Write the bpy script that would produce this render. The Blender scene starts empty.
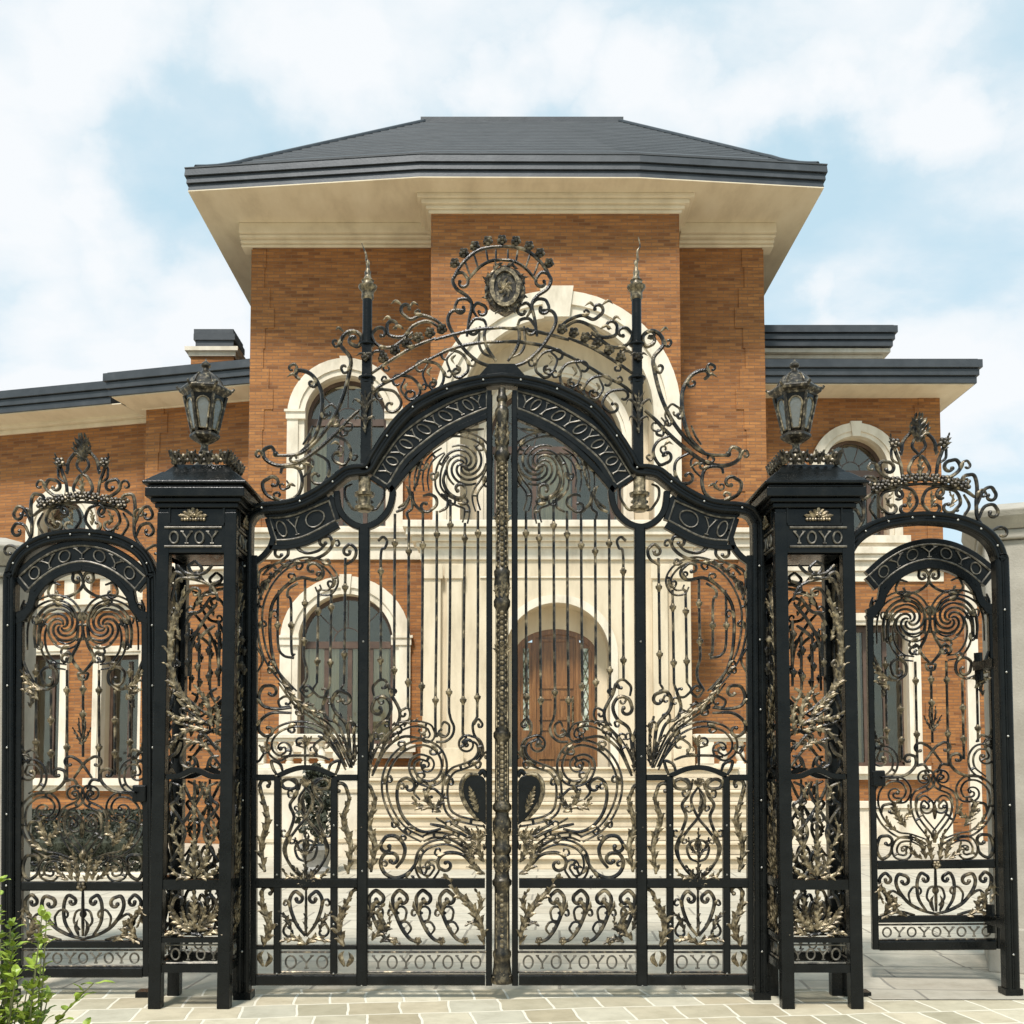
import bpy, bmesh, math, random
from mathutils import Vector, Matrix
from mathutils.geometry import tessellate_polygon
random.seed(7)
R = math.radians
C = bpy.context.scene.collection
sc = bpy.context.scene

# ------------------------------------------------------------------ camera model (used at design time to read positions off the plan)
FPX, U0, EYE, PITCH = 1087.0, 502.0, 1.6, R(3.5)
V0 = 767 - FPX * math.tan(PITCH)
CP, SP = math.cos(PITCH), math.sin(PITCH)
def P(px, py, Y):
    cx, cy = (px - U0) / FPX, (V0 - py) / FPX
    dy, dz = CP - SP * cy, SP + CP * cy
    t = Y / dy
    return Vector((cx * t, Y, EYE + dz * t))
def PX(px, Y, py=520): return P(px, py, Y).x
def PZ(py, Y): return P(U0, py, Y).z

# ------------------------------------------------------------------ materials
def nodes(name):
    m = bpy.data.materials.new(name); m.use_nodes = True
    nt = m.node_tree
    return m, nt, nt.nodes['Principled BSDF']
def N(nt, t, **kw):
    n = nt.nodes.new(t)
    for k, v in kw.items():
        if k.startswith('i_'): n.inputs[k[2:].replace('_', ' ')].default_value = v
        else: setattr(n, k, v)
    return n
def ramp(nt, stops):
    r = nt.nodes.new('ShaderNodeValToRGB')
    while len(r.color_ramp.elements) < len(stops): r.color_ramp.elements.new(0.5)
    for e, (p, c) in zip(r.color_ramp.elements, stops):
        e.position = p; e.color = (*c, 1) if len(c) == 3 else c
    return r
def noise_mat(name, stops, scale=6, rough=0.6, metal=0, bump=0, bscale=None, detail=6, stretch=None, rr=None, spec=0.5, coat=0):
    m, nt, b = nodes(name)
    tc = N(nt, 'ShaderNodeTexCoord'); src = tc.outputs['Object']
    if stretch:
        mp = N(nt, 'ShaderNodeMapping'); mp.inputs['Scale'].default_value = stretch
        nt.links.new(src, mp.inputs['Vector']); src = mp.outputs['Vector']
    n = N(nt, 'ShaderNodeTexNoise', i_Scale=scale, i_Detail=detail, i_Roughness=0.62)
    nt.links.new(src, n.inputs['Vector'])
    r = ramp(nt, stops); nt.links.new(n.outputs['Fac'], r.inputs['Fac'])
    nt.links.new(r.outputs['Color'], b.inputs['Base Color'])
    b.inputs['Roughness'].default_value = rough; b.inputs['Metallic'].default_value = metal
    b.inputs['Specular IOR Level'].default_value = spec
    if coat: b.inputs['Coat Weight'].default_value = coat; b.inputs['Coat Roughness'].default_value = 0.15
    if rr:
        r2 = ramp(nt, [(0.3, (rr[0],) * 3), (0.7, (rr[1],) * 3)]); nt.links.new(n.outputs['Fac'], r2.inputs['Fac'])
        nt.links.new(r2.outputs['Color'], b.inputs['Roughness'])
    if bump:
        n2 = N(nt, 'ShaderNodeTexNoise', i_Scale=bscale or scale * 4, i_Detail=5)
        nt.links.new(src, n2.inputs['Vector'])
        bp = N(nt, 'ShaderNodeBump', i_Strength=bump, i_Distance=0.02)
        nt.links.new(n2.outputs['Fac'], bp.inputs['Height']); nt.links.new(bp.outputs['Normal'], b.inputs['Normal'])
    return m
M = {}
M['iron'] = noise_mat('black_painted_iron', [(0.3, (.003, .0036, .0036)), (0.62, (.006, .0068, .0065)), (.8, (.013, .0125, .01))], 9, .3, 0, .1, 60, rr=(.2, .36), spec=.22)
M['scroll'] = noise_mat('wrought_iron_rubbed_bronze', [(0.37, (.004, .004, .0038)), (0.49, (.012, .0105, .008)), (.58, (.085, .067, .04)), (.71, (.32, .255, .155))], 10, .32, .15, .2, 80, rr=(.22, .4), spec=.4)
M['bronze'] = noise_mat('antique_bronze', [(0.3, (.012, .01, .008)), (0.42, (.06, .047, .028)), (.55, (.2, .155, .09)), (.7, (.46, .37, .235))], 30, .38, .4, .14, 90, rr=(.28, .45))
M['bronze_d'] = noise_mat('dark_bronze', [(0.36, (.007, .0065, .006)), (0.54, (.05, .041, .028)), (.7, (.34, .275, .18))], 30, .38, .35, .14, 90, spec=.4)
M['letter'] = noise_mat('rubbed_pewter_lettering', [(0.34, (.03, .027, .022)), (0.52, (.105, .093, .072)), (.72, (.27, .24, .19))], 24, .4, .3)
M['inlay'] = noise_mat('polished_edge_bronze', [(0.36, (.03, .027, .021)), (0.5, (.16, .135, .095)), (.66, (.5, .44, .33))], 16, .3, .45)
M['column'] = noise_mat('dark_gilded_bronze', [(0.36, (.008, .007, .006)), (0.52, (.045, .036, .022)), (.64, (.15, .118, .07)), (.78, (.4, .325, .2))], 20, .36, .4, .12, 90, rr=(.26, .42))
M['steel'] = noise_mat('bright_stud_metal', [(0.3, (.3, .29, .26)), (0.7, (.5, .48, .43))], 10, .3, .6)
M['stone'] = noise_mat('cream_limestone', [(0.25, (.44, .36, .245)), (0.48, (.61, .51, .36)), (.72, (.7, .6, .44))], 2.2, .75, 0, .15, 30, stretch=(1.3, 1.3, .35))
M['stone_w'] = noise_mat('pale_limestone_trim', [(0.25, (.5, .43, .32)), (0.48, (.68, .6, .47)), (.72, (.78, .71, .58))], 2.8, .7, 0, .14, 30, stretch=(1.2, 1.2, .5))
M['soffit'] = noise_mat('cream_eave_boards', [(0.3, (.58, .48, .335)), (0.5, (.68, .575, .41)), (.75, (.75, .65, .485))], 2.2, .7, 0, .06, 20, stretch=(1, .35, 1))
M['post_stone'] = noise_mat('grey_beige_render', [(0.25, (.29, .26, .21)), (0.55, (.38, .345, .285)), (.8, (.45, .41, .34))], 5, .85, 0, .2, 60)
M['roofm'] = noise_mat('dark_slate_metal', [(0.3, (.032, .036, .04)), (0.6, (.05, .055, .06)), (.8, (.075, .08, .085))], 3, .45, .1, .1, 25)
M['slates'] = noise_mat('weathered_slate_courses', [(0.3, (.028, .031, .033)), (0.55, (.05, .054, .057)), (.8, (.085, .09, .092))], 4, .6, 0, .15, 30, stretch=(.4, .4, 6))
M['frame'] = noise_mat('brown_window_frame', [(0.3, (.06, .036, .024)), (0.6, (.1, .06, .04)), (.8, (.15, .1, .07))], 4, .45)
M['wood'] = noise_mat('varnished_door_wood', [(0.3, (.11, .046, .015)), (0.5, (.2, .088, .027)), (.75, (.31, .15, .052))], 3, .35, 0, .1, 30, stretch=(9, 9, .7), coat=.3)
M['curtain'] = noise_mat('beige_curtain', [(0.3, (.55, .48, .35)), (0.7, (.75, .68, .52))], 4, .9, stretch=(8, 8, .5))
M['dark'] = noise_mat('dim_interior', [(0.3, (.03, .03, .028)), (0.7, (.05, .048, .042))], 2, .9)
M['hedge'] = noise_mat('dark_hedge_leaf', [(0.3, (.02, .023, .013)), (0.55, (.04, .044, .025)), (.8, (.07, .074, .043))], 30, .6)
M['leaf'] = noise_mat('fresh_green_leaf', [(0.3, (.13, .18, .014)), (0.55, (.27, .36, .04)), (.8, (.48, .54, .13))], 18, .45)
M['stem'] = noise_mat('green_brown_stem', [(0.3, (.08, .09, .03)), (0.7, (.17, .16, .07))], 20, .6)
M['soil'] = noise_mat('dark_soil', [(0.3, (.03, .022, .015)), (0.7, (.06, .045, .03))], 20, .95, 0, .5)
M['pot'] = noise_mat('grey_stone_pot', [(0.3, (.2, .19, .17)), (0.7, (.34, .32, .28))], 12, .8, 0, .2)

def glass_mat():
    m, nt, b = nodes('window_glass')
    out = nt.nodes['Material Output']
    gl = N(nt, 'ShaderNodeBsdfGlossy'); gl.inputs['Roughness'].default_value = .03; gl.inputs['Color'].default_value = (.86, .78, .67, 1)
    tr = N(nt, 'ShaderNodeBsdfTransparent'); tr.inputs['Color'].default_value = (.93, .94, .9, 1)
    fr = N(nt, 'ShaderNodeFresnel'); fr.inputs['IOR'].default_value = 1.5
    ad = N(nt, 'ShaderNodeMath', operation='ADD'); ad.inputs[1].default_value = .05; ad.use_clamp = True
    tc = N(nt, 'ShaderNodeTexCoord'); n = N(nt, 'ShaderNodeTexNoise', i_Scale=1.4, i_Detail=2)
    nt.links.new(tc.outputs['Object'], n.inputs['Vector'])
    bp = N(nt, 'ShaderNodeBump', i_Strength=.25, i_Distance=.05); nt.links.new(n.outputs['Fac'], bp.inputs['Height'])
    nt.links.new(bp.outputs['Normal'], gl.inputs['Normal'])
    mx = N(nt, 'ShaderNodeMixShader')
    nt.links.new(fr.outputs[0], ad.inputs[0]); nt.links.new(ad.outputs[0], mx.inputs[0])
    nt.links.new(tr.outputs[0], mx.inputs[1]); nt.links.new(gl.outputs[0], mx.inputs[2])
    nt.links.new(mx.outputs[0], out.inputs['Surface'])
    return m
M['glass'] = glass_mat()
def lamp_glass():
    m, nt, b = nodes('seeded_lamp_glass')
    b.inputs['Base Color'].default_value = (.24, .25, .235, 1); b.inputs['Roughness'].default_value = .12
    b.inputs['Transmission Weight'].default_value = .45; b.inputs['Specular IOR Level'].default_value = .8
    tc = N(nt, 'ShaderNodeTexCoord'); n = N(nt, 'ShaderNodeTexNoise', i_Scale=40, i_Detail=3)
    nt.links.new(tc.outputs['Object'], n.inputs['Vector'])
    bp = N(nt, 'ShaderNodeBump', i_Strength=.4, i_Distance=.01); nt.links.new(n.outputs['Fac'], bp.inputs['Height']); nt.links.new(bp.outputs['Normal'], b.inputs['Normal'])
    return m
M['lampglass'] = lamp_glass()
M['reflect_glass'] = noise_mat('sidelight_glass_painted_reflection', [(0.35, (.1, .13, .06)), (0.5, (.42, .46, .36)), (.7, (.75, .78, .72))], 16, .15, 0, .3, 40)  # reflected greenery painted into the sidelight glass colour as green-white noise

def brick_mat(name, c1, c2, dark, mortar):
    m, nt, b = nodes(name)
    tc = N(nt, 'ShaderNodeTexCoord'); sx = N(nt, 'ShaderNodeSeparateXYZ'); nt.links.new(tc.outputs['Object'], sx.inputs[0])
    ad = N(nt, 'ShaderNodeMath', operation='ADD'); nt.links.new(sx.outputs['X'], ad.inputs[0]); nt.links.new(sx.outputs['Y'], ad.inputs[1])
    cb = N(nt, 'ShaderNodeCombineXYZ'); nt.links.new(ad.outputs[0], cb.inputs[0]); nt.links.new(sx.outputs['Z'], cb.inputs[1])
    br = N(nt, 'ShaderNodeTexBrick'); br.offset = .5
    for k, v in (('Scale', 1), ('Mortar Size', .0075), ('Mortar Smooth', .15), ('Bias', 0.0), ('Brick Width', .235), ('Row Height', .068)): br.inputs[k].default_value = v
    br.inputs['Color1'].default_value = (0, 0, 0, 1); br.inputs['Color2'].default_value = (1, 1, 1, 1); br.inputs['Mortar'].default_value = (.5, .5, .5, 1)
    nt.links.new(cb.outputs[0], br.inputs['Vector'])
    rp = ramp(nt, [(0, c1), (.4, c2), (.7, tuple((a + d) / 2 for a, d in zip(c1, c2))), (.9, tuple(a * .75 + d * .25 for a, d in zip(c1, dark))), (1, tuple(a * .55 + d * .45 for a, d in zip(c1, dark)))])
    nt.links.new(br.outputs['Color'], rp.inputs['Fac'])
    # large tonal drift of the clay, stretched along the courses
    mp = N(nt, 'ShaderNodeMapping'); mp.inputs['Scale'].default_value = (.9, 6.5, 1); nt.links.new(cb.outputs[0], mp.inputs['Vector'])
    nz = N(nt, 'ShaderNodeTexNoise', i_Scale=1.3, i_Detail=8, i_Roughness=.75); nt.links.new(mp.outputs[0], nz.inputs['Vector'])
    rz = ramp(nt, [(.28, (.42, .37, .34)), (.48, (.92, .91, .89)), (.7, (1.36, 1.36, 1.3))]); nt.links.new(nz.outputs['Fac'], rz.inputs['Fac'])
    ml = N(nt, 'ShaderNodeMix', data_type='RGBA', blend_type='MULTIPLY'); ml.inputs['Factor'].default_value = 1
    nt.links.new(rp.outputs['Color'], ml.inputs['A']); nt.links.new(rz.outputs['Color'], ml.inputs['B'])
    mx = N(nt, 'ShaderNodeMix', data_type='RGBA'); mx.inputs['B'].default_value = (*mortar, 1)
    nt.links.new(br.outputs['Fac'], mx.inputs['Factor']); nt.links.new(ml.outputs['Result'], mx.inputs['A'])
    nt.links.new(mx.outputs['Result'], b.inputs['Base Color'])
    b.inputs['Roughness'].default_value = .85
    iv = N(nt, 'ShaderNodeMath', operation='SUBTRACT'); iv.inputs[0].default_value = 1; nt.links.new(br.outputs['Fac'], iv.inputs[1])
    n3 = N(nt, 'ShaderNodeTexNoise', i_Scale=40); nt.links.new(cb.outputs[0], n3.inputs['Vector'])
    a2 = N(nt, 'ShaderNodeMath', operation='MULTIPLY_ADD'); a2.inputs[1].default_value = .4; nt.links.new(n3.outputs['Fac'], a2.inputs[0]); nt.links.new(iv.outputs[0], a2.inputs[2])
    bp = N(nt, 'ShaderNodeBump', i_Strength=.6, i_Distance=.012); nt.links.new(a2.outputs[0], bp.inputs['Height']); nt.links.new(bp.outputs['Normal'], b.inputs['Normal'])
    return m
M['brick'] = brick_mat('orange_brown_brick', (.265, .102, .028), (.36, .15, .043), (.12, .043, .016), (.215, .11, .052))
M['brick_q'] = brick_mat('light_orange_brick', (.29, .115, .032), (.38, .162, .047), (.15, .058, .021), (.215, .11, .052))

def paving(name, bw, rh, cols, mortar, msize, rot, distort, wet=.7):
    m, nt, b = nodes(name)
    tc = N(nt, 'ShaderNodeTexCoord'); mp = N(nt, 'ShaderNodeMapping'); mp.inputs['Rotation'].default_value = (0, 0, rot)
    nt.links.new(tc.outputs['Object'], mp.inputs['Vector'])
    nd = N(nt, 'ShaderNodeTexNoise', i_Scale=1.6, i_Detail=3); nt.links.new(mp.outputs[0], nd.inputs['Vector'])
    sb = N(nt, 'ShaderNodeVectorMath', operation='SUBTRACT'); sb.inputs[1].default_value = (.5, .5, .5); nt.links.new(nd.outputs['Color'], sb.inputs[0])
    sc_ = N(nt, 'ShaderNodeVectorMath', operation='SCALE'); sc_.inputs['Scale'].default_value = distort; nt.links.new(sb.outputs[0], sc_.inputs[0])
    ad = N(nt, 'ShaderNodeVectorMath', operation='ADD'); nt.links.new(mp.outputs[0], ad.inputs[0]); nt.links.new(sc_.outputs[0], ad.inputs[1])
    br = N(nt, 'ShaderNodeTexBrick'); br.offset = .37; br.squash = .72; br.squash_frequency = 3; br.offset_frequency = 2
    for k, v in (('Scale', 1), ('Mortar Size', msize), ('Mortar Smooth', .4), ('Bias', 0.0), ('Brick Width', bw), ('Row Height', rh)): br.inputs[k].default_value = v
    br.inputs['Color1'].default_value = (0, 0, 0, 1); br.inputs['Color2'].default_value = (1, 1, 1, 1)
    nt.links.new(ad.outputs[0], br.inputs['Vector'])
    rp = ramp(nt, cols); nt.links.new(br.outputs['Color'], rp.inputs['Fac'])
    nz = N(nt, 'ShaderNodeTexNoise', i_Scale=5, i_Detail=8, i_Roughness=.7); nt.links.new(ad.outputs[0], nz.inputs['Vector'])
    rz = ramp(nt, [(.3, (.78, .77, .74)), (.55, (1, 1, 1)), (.75, (1.1, 1.09, 1.06))]); nt.links.new(nz.outputs['Fac'], rz.inputs['Fac'])
    ml = N(nt, 'ShaderNodeMix', data_type='RGBA', blend_type='MULTIPLY'); ml.inputs['Factor'].default_value = 1
    nt.links.new(rp.outputs['Color'], ml.inputs['A']); nt.links.new(rz.outputs['Color'], ml.inputs['B'])
    mx = N(nt, 'ShaderNodeMix', data_type='RGBA'); mx.inputs['B'].default_value = (*mortar, 1)
    nt.links.new(br.outputs['Fac'], mx.inputs['Factor']); nt.links.new(ml.outputs['Result'], mx.inputs['A'])
    nt.links.new(mx.outputs['Result'], b.inputs['Base Color']); b.inputs['Roughness'].default_value = wet
    iv = N(nt, 'ShaderNodeMath', operation='SUBTRACT'); iv.inputs[0].default_value = 1; nt.links.new(br.outputs['Fac'], iv.inputs[1])
    a2 = N(nt, 'ShaderNodeMath', operation='MULTIPLY_ADD'); a2.inputs[1].default_value = .5; nt.links.new(nz.outputs['Fac'], a2.inputs[0]); nt.links.new(iv.outputs[0], a2.inputs[2])
    bp = N(nt, 'ShaderNodeBump', i_Strength=.45, i_Distance=.02); nt.links.new(a2.outputs[0], bp.inputs['Height']); nt.links.new(bp.outputs['Normal'], b.inputs['Normal'])
    return m
M['pave'] = paving('beige_flagstones', .34, .36, [(0, (.4, .34, .225)), (.25, (.56, .49, .35)), (.5, (.38, .34, .235)), (.75, (.6, .54, .4)), (1, (.47, .44, .34))], (.72, .67, .54), .011, R(-7), .09)
M['court'] = paving('pale_courtyard_slabs', .9, .6, [(0, (.46, .405, .31)), (.5, (.56, .505, .4)), (1, (.5, .455, .36))], (.27, .24, .19), .014, R(3), .02)
M['grey'] = paving('grey_threshold_stone', 1.2, .45, [(0, (.34, .3, .235)), (.5, (.44, .4, .32)), (1, (.38, .345, .275))], (.22, .2, .165), .012, R(4), .05)

# ------------------------------------------------------------------ mesh builder
class MB:
    def __init__(s): s.v = []; s.f = []; s.M = None; s.sm = True
    def add(s, vs, fs):
        b = len(s.v)
        s.v += [tuple(s.M @ Vector(v)) if s.M else tuple(v) for v in vs]
        s.f += [tuple(i + b for i in f) for f in fs]
        return s
    def box(s, x0, x1, y0, y1, z0, z1):
        x0, x1 = sorted((x0, x1)); y0, y1 = sorted((y0, y1)); z0, z1 = sorted((z0, z1))
        return s.add([(x0, y0, z0), (x1, y0, z0), (x1, y1, z0), (x0, y1, z0), (x0, y0, z1), (x1, y0, z1), (x1, y1, z1), (x0, y1, z1)],
              [(0, 3, 2, 1), (4, 5, 6, 7), (0, 1, 5, 4), (1, 2, 6, 5), (2, 3, 7, 6), (3, 0, 4, 7)])
    def lathe(s, cx, cy, prof, n=14, rot=0, sy=1):
        vs = []; fs = []
        for r, z in prof:
            for i in range(n):
                a = 2 * math.pi * i / n + rot
                vs.append((cx + r * math.cos(a), cy + r * math.sin(a) * sy, z))
        m = len(prof)
        for j in range(m - 1):
            for i in range(n):
                k = (i + 1) % n
                fs.append((j * n + i, j * n + k, j * n + n + k, j * n + n + i))
        fs.append(tuple(range(n))[::-1]); fs.append(tuple((m - 1) * n + i for i in range(n)))
        return s.add(vs, fs)
    def tube3(s, pts, rad, n=6):
        pts = [Vector(p) for p in pts]; vs = []; fs = []; m = len(pts)
        for i, p in enumerate(pts):
            t = (pts[min(i + 1, m - 1)] - pts[max(i - 1, 0)]).normalized()
            u = t.cross(Vector((0, 1, 0)))
            if u.length < .05: u = t.cross(Vector((1, 0, 0)))
            u.normalize(); w = t.cross(u); r = rad[i] if isinstance(rad, list) else rad
            for k in range(n):
                a = 2 * math.pi * k / n
                vs.append(p + u * (r * math.cos(a)) + w * (r * math.sin(a)))
        for i in range(m - 1):
            for k in range(n):
                l = (k + 1) % n
                fs.append((i * n + k, i * n + l, i * n + n + l, i * n + n + k))
        fs.append(tuple(range(n))[::-1]); fs.append(tuple((m - 1) * n + k for k in range(n)))
        return s.add(vs, fs)
    def ball(s, c, r, n=8, m=5, sy=1):
        return s.lathe(c[0], c[1], [(max(r * math.sin(math.pi * j / m), r * .02), c[2] - r * math.cos(math.pi * j / m)) for j in range(m + 1)], n, 0, sy)
    def prism(s, poly, y0, y1):           # poly of (x,z), solid between y0 and y1
        n = len(poly)
        return s.add([(x, y0, z) for x, z in poly] + [(x, y1, z) for x, z in poly],
              [tuple(range(n)), tuple(range(2 * n - 1, n - 1, -1))] + [(i, i + n, (i + 1) % n + n, (i + 1) % n) for i in range(n)])
    def ring(s, A, B, y0, y1, closed=False):  # solid strip between two outlines of equal length
        n = len(A); vs = [(x, y0, z) for x, z in A] + [(x, y0, z) for x, z in B] + [(x, y1, z) for x, z in A] + [(x, y1, z) for x, z in B]
        fs = []
        for i in range(n if closed else n - 1):
            j = (i + 1) % n
            fs += [(i, j, n + j, n + i), (2 * n + i, 3 * n + i, 3 * n + j, 2 * n + j), (i, 2 * n + i, 2 * n + j, j), (n + i, n + j, 3 * n + j, 3 * n + i)]
        if not closed:
            fs += [(0, n, 3 * n, 2 * n), (n - 1, 3 * n - 1, 4 * n - 1, 2 * n - 1)]
        return s.add(vs, fs)
    def build(s, name, mat, parent=None, smooth=None, bevel=0):
        me = bpy.data.meshes.new(name)
        o0 = origin(parent) if parent else Vector((0, 0, 0))
        me.from_pydata([(v[0] - o0.x, v[1] - o0.y, v[2] - o0.z) for v in s.v], [], s.f)
        bm = bmesh.new(); bm.from_mesh(me); bmesh.ops.recalc_face_normals(bm, faces=bm.faces)
        bm.to_mesh(me); bm.free()
        me.materials.append(mat)
        if s.sm if smooth is None else smooth:
            me.polygons.foreach_set('use_smooth', [True] * len(me.polygons))
            try: me.set_sharp_from_angle(angle=R(40))
            except Exception: pass
        o = bpy.data.objects.new(name, me); C.objects.link(o)
        if parent: o.parent = parent
        if bevel:
            md = o.modifiers.new('edge_softening', 'BEVEL'); md.width = bevel; md.segments = 2; md.limit_method = 'ANGLE'; md.angle_limit = R(50)
        return o
ORI = {}
def origin(o):
    while o.parent: o = o.parent
    return ORI.get(o.name, Vector((0, 0, 0)))
def thing(name, label, cat, loc=(0, 0, 0), group=None):
    o = bpy.data.objects.new(name, None); C.objects.link(o); o.empty_display_size = .2
    o.location = loc; ORI[o.name] = Vector(loc)
    o['label'] = label; o['category'] = cat
    if group: o['group'] = group
    return o
def structure(o): o['kind'] = 'structure'; return o
def box(name, mat, parent, *a, bevel=0): return MB().box(*a).build(name, mat, parent, False, bevel)

# ------------------------------------------------------------------ ironwork drawing (2D paths read on a gate plane, swept as real bars)
def cr(p, n=6):
    if len(p) < 3:
        (a, b), (c, d) = p[0], p[-1]
        return [(a + (c - a) * i / 4, b + (d - b) * i / 4) for i in range(5)]
    q = [(2 * p[0][0] - p[1][0], 2 * p[0][1] - p[1][1])] + list(p) + [(2 * p[-1][0] - p[-2][0], 2 * p[-1][1] - p[-2][1])]
    out = []
    for i in range(1, len(q) - 2):
        a, b, c, d = q[i - 1:i + 3]
        for k in range(n):
            t = k / n; t2, t3 = t * t, t * t * t
            out.append(tuple(.5 * (2 * b[j] + (c[j] - a[j]) * t + (2 * a[j] - 5 * b[j] + 4 * c[j] - d[j]) * t2 + (3 * b[j] - a[j] - 3 * c[j] + d[j]) * t3) for j in (0, 1)))
    out.append(tuple(p[-1])); return out
def curl_tail(s, turn=4.2, kmin=.3):
    a, b, c = Vector(s[-9] if len(s) > 9 else s[0]), Vector(s[-5] if len(s) > 5 else s[len(s) // 2]), Vector(s[-1])
    d1, d2 = (b - a), (c - b)
    ang = math.atan2(d1.x * d2.y - d1.y * d2.x, d1.dot(d2)); L = (d1.length + d2.length) / 2
    if abs(ang) < .02: return s
    r = min(L / abs(ang), 6.5); sg = 1 if ang > 0 else -1
    h = math.atan2(c.y - Vector(s[-2]).y, c.x - Vector(s[-2]).x); n = int(turn / .28); x, y = c; out = list(s)
    for i in range(n):
        rr = r * (1 - (1 - kmin) * i / n); h += sg * turn / n; x += math.cos(h) * rr * turn / n; y += math.sin(h) * rr * turn / n
        out.append((x, y))
    return out
def offs(s, d):
    out = []
    for i, p in enumerate(s):
        a, b = s[max(i - 1, 0)], s[min(i + 1, len(s) - 1)]
        tx, ty = b[0] - a[0], b[1] - a[1]; l = math.hypot(tx, ty) or 1
        out.append((p[0] - ty / l * d, p[1] + tx / l * d))
    return out
class Plane:
    """a drawing plane: px coordinates -> world at depth Y; axis = px about which paths may be mirrored"""
    def __init__(s, Y, axis=None): s.Y = Y; s.k = Y / FPX; s.axis = axis
    def w(s, p, dy=0):
        v = P(p[0], p[1], s.Y); return Vector((v.x, s.Y + dy, v.z))
    def sweep(s, mb, pts, r=1.5, n=7, dy=0, flat=1.0, ends=.75, blob=0):
        q = [s.w(p) for p in pts]; m = len(q); vs = []; fs = []
        for i, p in enumerate(q):
            t = q[min(i + 1, m - 1)] - q[max(i - 1, 0)]; t.y = 0
            t = t.normalized() if t.length > 1e-9 else Vector((1, 0, 0))
            u = Vector((-t.z, 0, t.x)); e = min(i, m - 1 - i) / max(1, m * .18)
            rr = r * s.k * (ends + (1 - ends) * min(1, e))
            for k in range(n):
                a = 2 * math.pi * (k + .5) / n
                vs.append((p.x + u.x * rr * math.cos(a), s.Y + dy + rr * flat * math.sin(a), p.z + u.z * rr * math.cos(a)))
        for i in range(m - 1):
            for k in range(n):
                l = (k + 1) % n; fs.append((i * n + k, i * n + l, i * n + n + l, i * n + n + k))
        fs.append(tuple(range(n))[::-1]); fs.append(tuple((m - 1) * n + k for k in range(n)))
        mb.add(vs, fs)
        if blob: mb.ball((q[-1].x, s.Y + dy, q[-1].z), blob * s.k)
    def rail(s, mb, pts, w, d, dy=0):      # square-section bar, w px wide in plane, d metres deep
        q = [s.w(p) for p in pts]; m = len(q); vs = []; fs = []
        for i, p in enumerate(q):
            t = q[min(i + 1, m - 1)] - q[max(i - 1, 0)]; t.y = 0; t.normalize()
            u = Vector((-t.z, 0, t.x)); h = w * s.k / 2; c = h * .25
            for a, b in ((-h, -d / 2 + c), (-h + c, -d / 2), (h - c, -d / 2), (h, -d / 2 + c), (h, d / 2 - c), (h - c, d / 2), (-h + c, d / 2), (-h, d / 2 - c)):
                vs.append((p.x + u.x * a, s.Y + dy + b, p.z + u.z * a))
        for i in range(m - 1):
            for k in range(8):
                l = (k + 1) % 8; fs.append((i * 8 + k, i * 8 + l, i * 8 + 8 + l, i * 8 + 8 + k))
        fs.append(tuple(range(8))[::-1]); fs.append(tuple((m - 1) * 8 + k for k in range(8)))
        mb.add(vs, fs)
    def mir(s, pts): return [(2 * s.axis - x, y) for x, y in pts]
    def blade(s, mb, sp, hw, dy, curl=.35, belly=.45):
        """one pointed leaflet: lens-thick, ridged along the middle, its tip curling forward"""
        n = len(sp); vs = []; fs = []
        for i, p in enumerate(sp):
            a, b = sp[max(i - 1, 0)], sp[min(i + 1, n - 1)]
            tx, ty = b[0] - a[0], b[1] - a[1]; l = math.hypot(tx, ty) or 1; nx, ny = -ty / l, tx / l
            u = i / (n - 1); h = hw * max(.06, (math.sin(math.pi * (u * .86 + .12)) if u < .98 else .05)) * (1 if u < belly else 1 - .35 * (u - belly) / (1 - belly))
            z = dy - curl * hw * s.k * u * u * 2
            L, Rr, m_ = s.w((p[0] + nx * h, p[1] + ny * h)), s.w((p[0] - nx * h, p[1] - ny * h)), s.w(p)
            vs += [(L.x, s.Y + z, L.z), (m_.x, s.Y + z - h * .55 * s.k - .001, m_.z), (Rr.x, s.Y + z, Rr.z), (m_.x, s.Y + z + h * .25 * s.k + .002, m_.z)]
        for i in range(n - 1):
            for k in range(4): fs.append((i * 4 + k, i * 4 + (k + 1) % 4, i * 4 + 4 + (k + 1) % 4, i * 4 + 4 + k))
        fs += [(3, 2, 1, 0), tuple((n - 1) * 4 + k for k in range(4))]
        mb.add(vs, fs)
    def leaf(s, mb, spine, w, lobes=5, dy=-.02, **kw):
        sp = cr(spine, 8); n = len(sp)
        if lobes <= 2: return s.blade(mb, sp[::2] if n > 9 else sp, w * .62, dy)
        L = [0]
        for i in range(1, n): L.append(L[-1] + math.dist(sp[i], sp[i - 1]))
        s.sweep(mb, sp, max(.75, w * .23), 6, dy, ends=.45)
        def at(d):
            i = next((j for j in range(1, n) if L[j] >= d), n - 1); t = (d - L[i - 1]) / max(1e-6, L[i] - L[i - 1])
            a, b = sp[i - 1], sp[i]; l = math.hypot(b[0] - a[0], b[1] - a[1]) or 1
            return (a[0] + (b[0] - a[0]) * t, a[1] + (b[1] - a[1]) * t), ((b[0] - a[0]) / l, (b[1] - a[1]) / l)
        s.blade(mb, sp, w * .5, dy + .004, .1)
        lobes = max(3, lobes)
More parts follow.
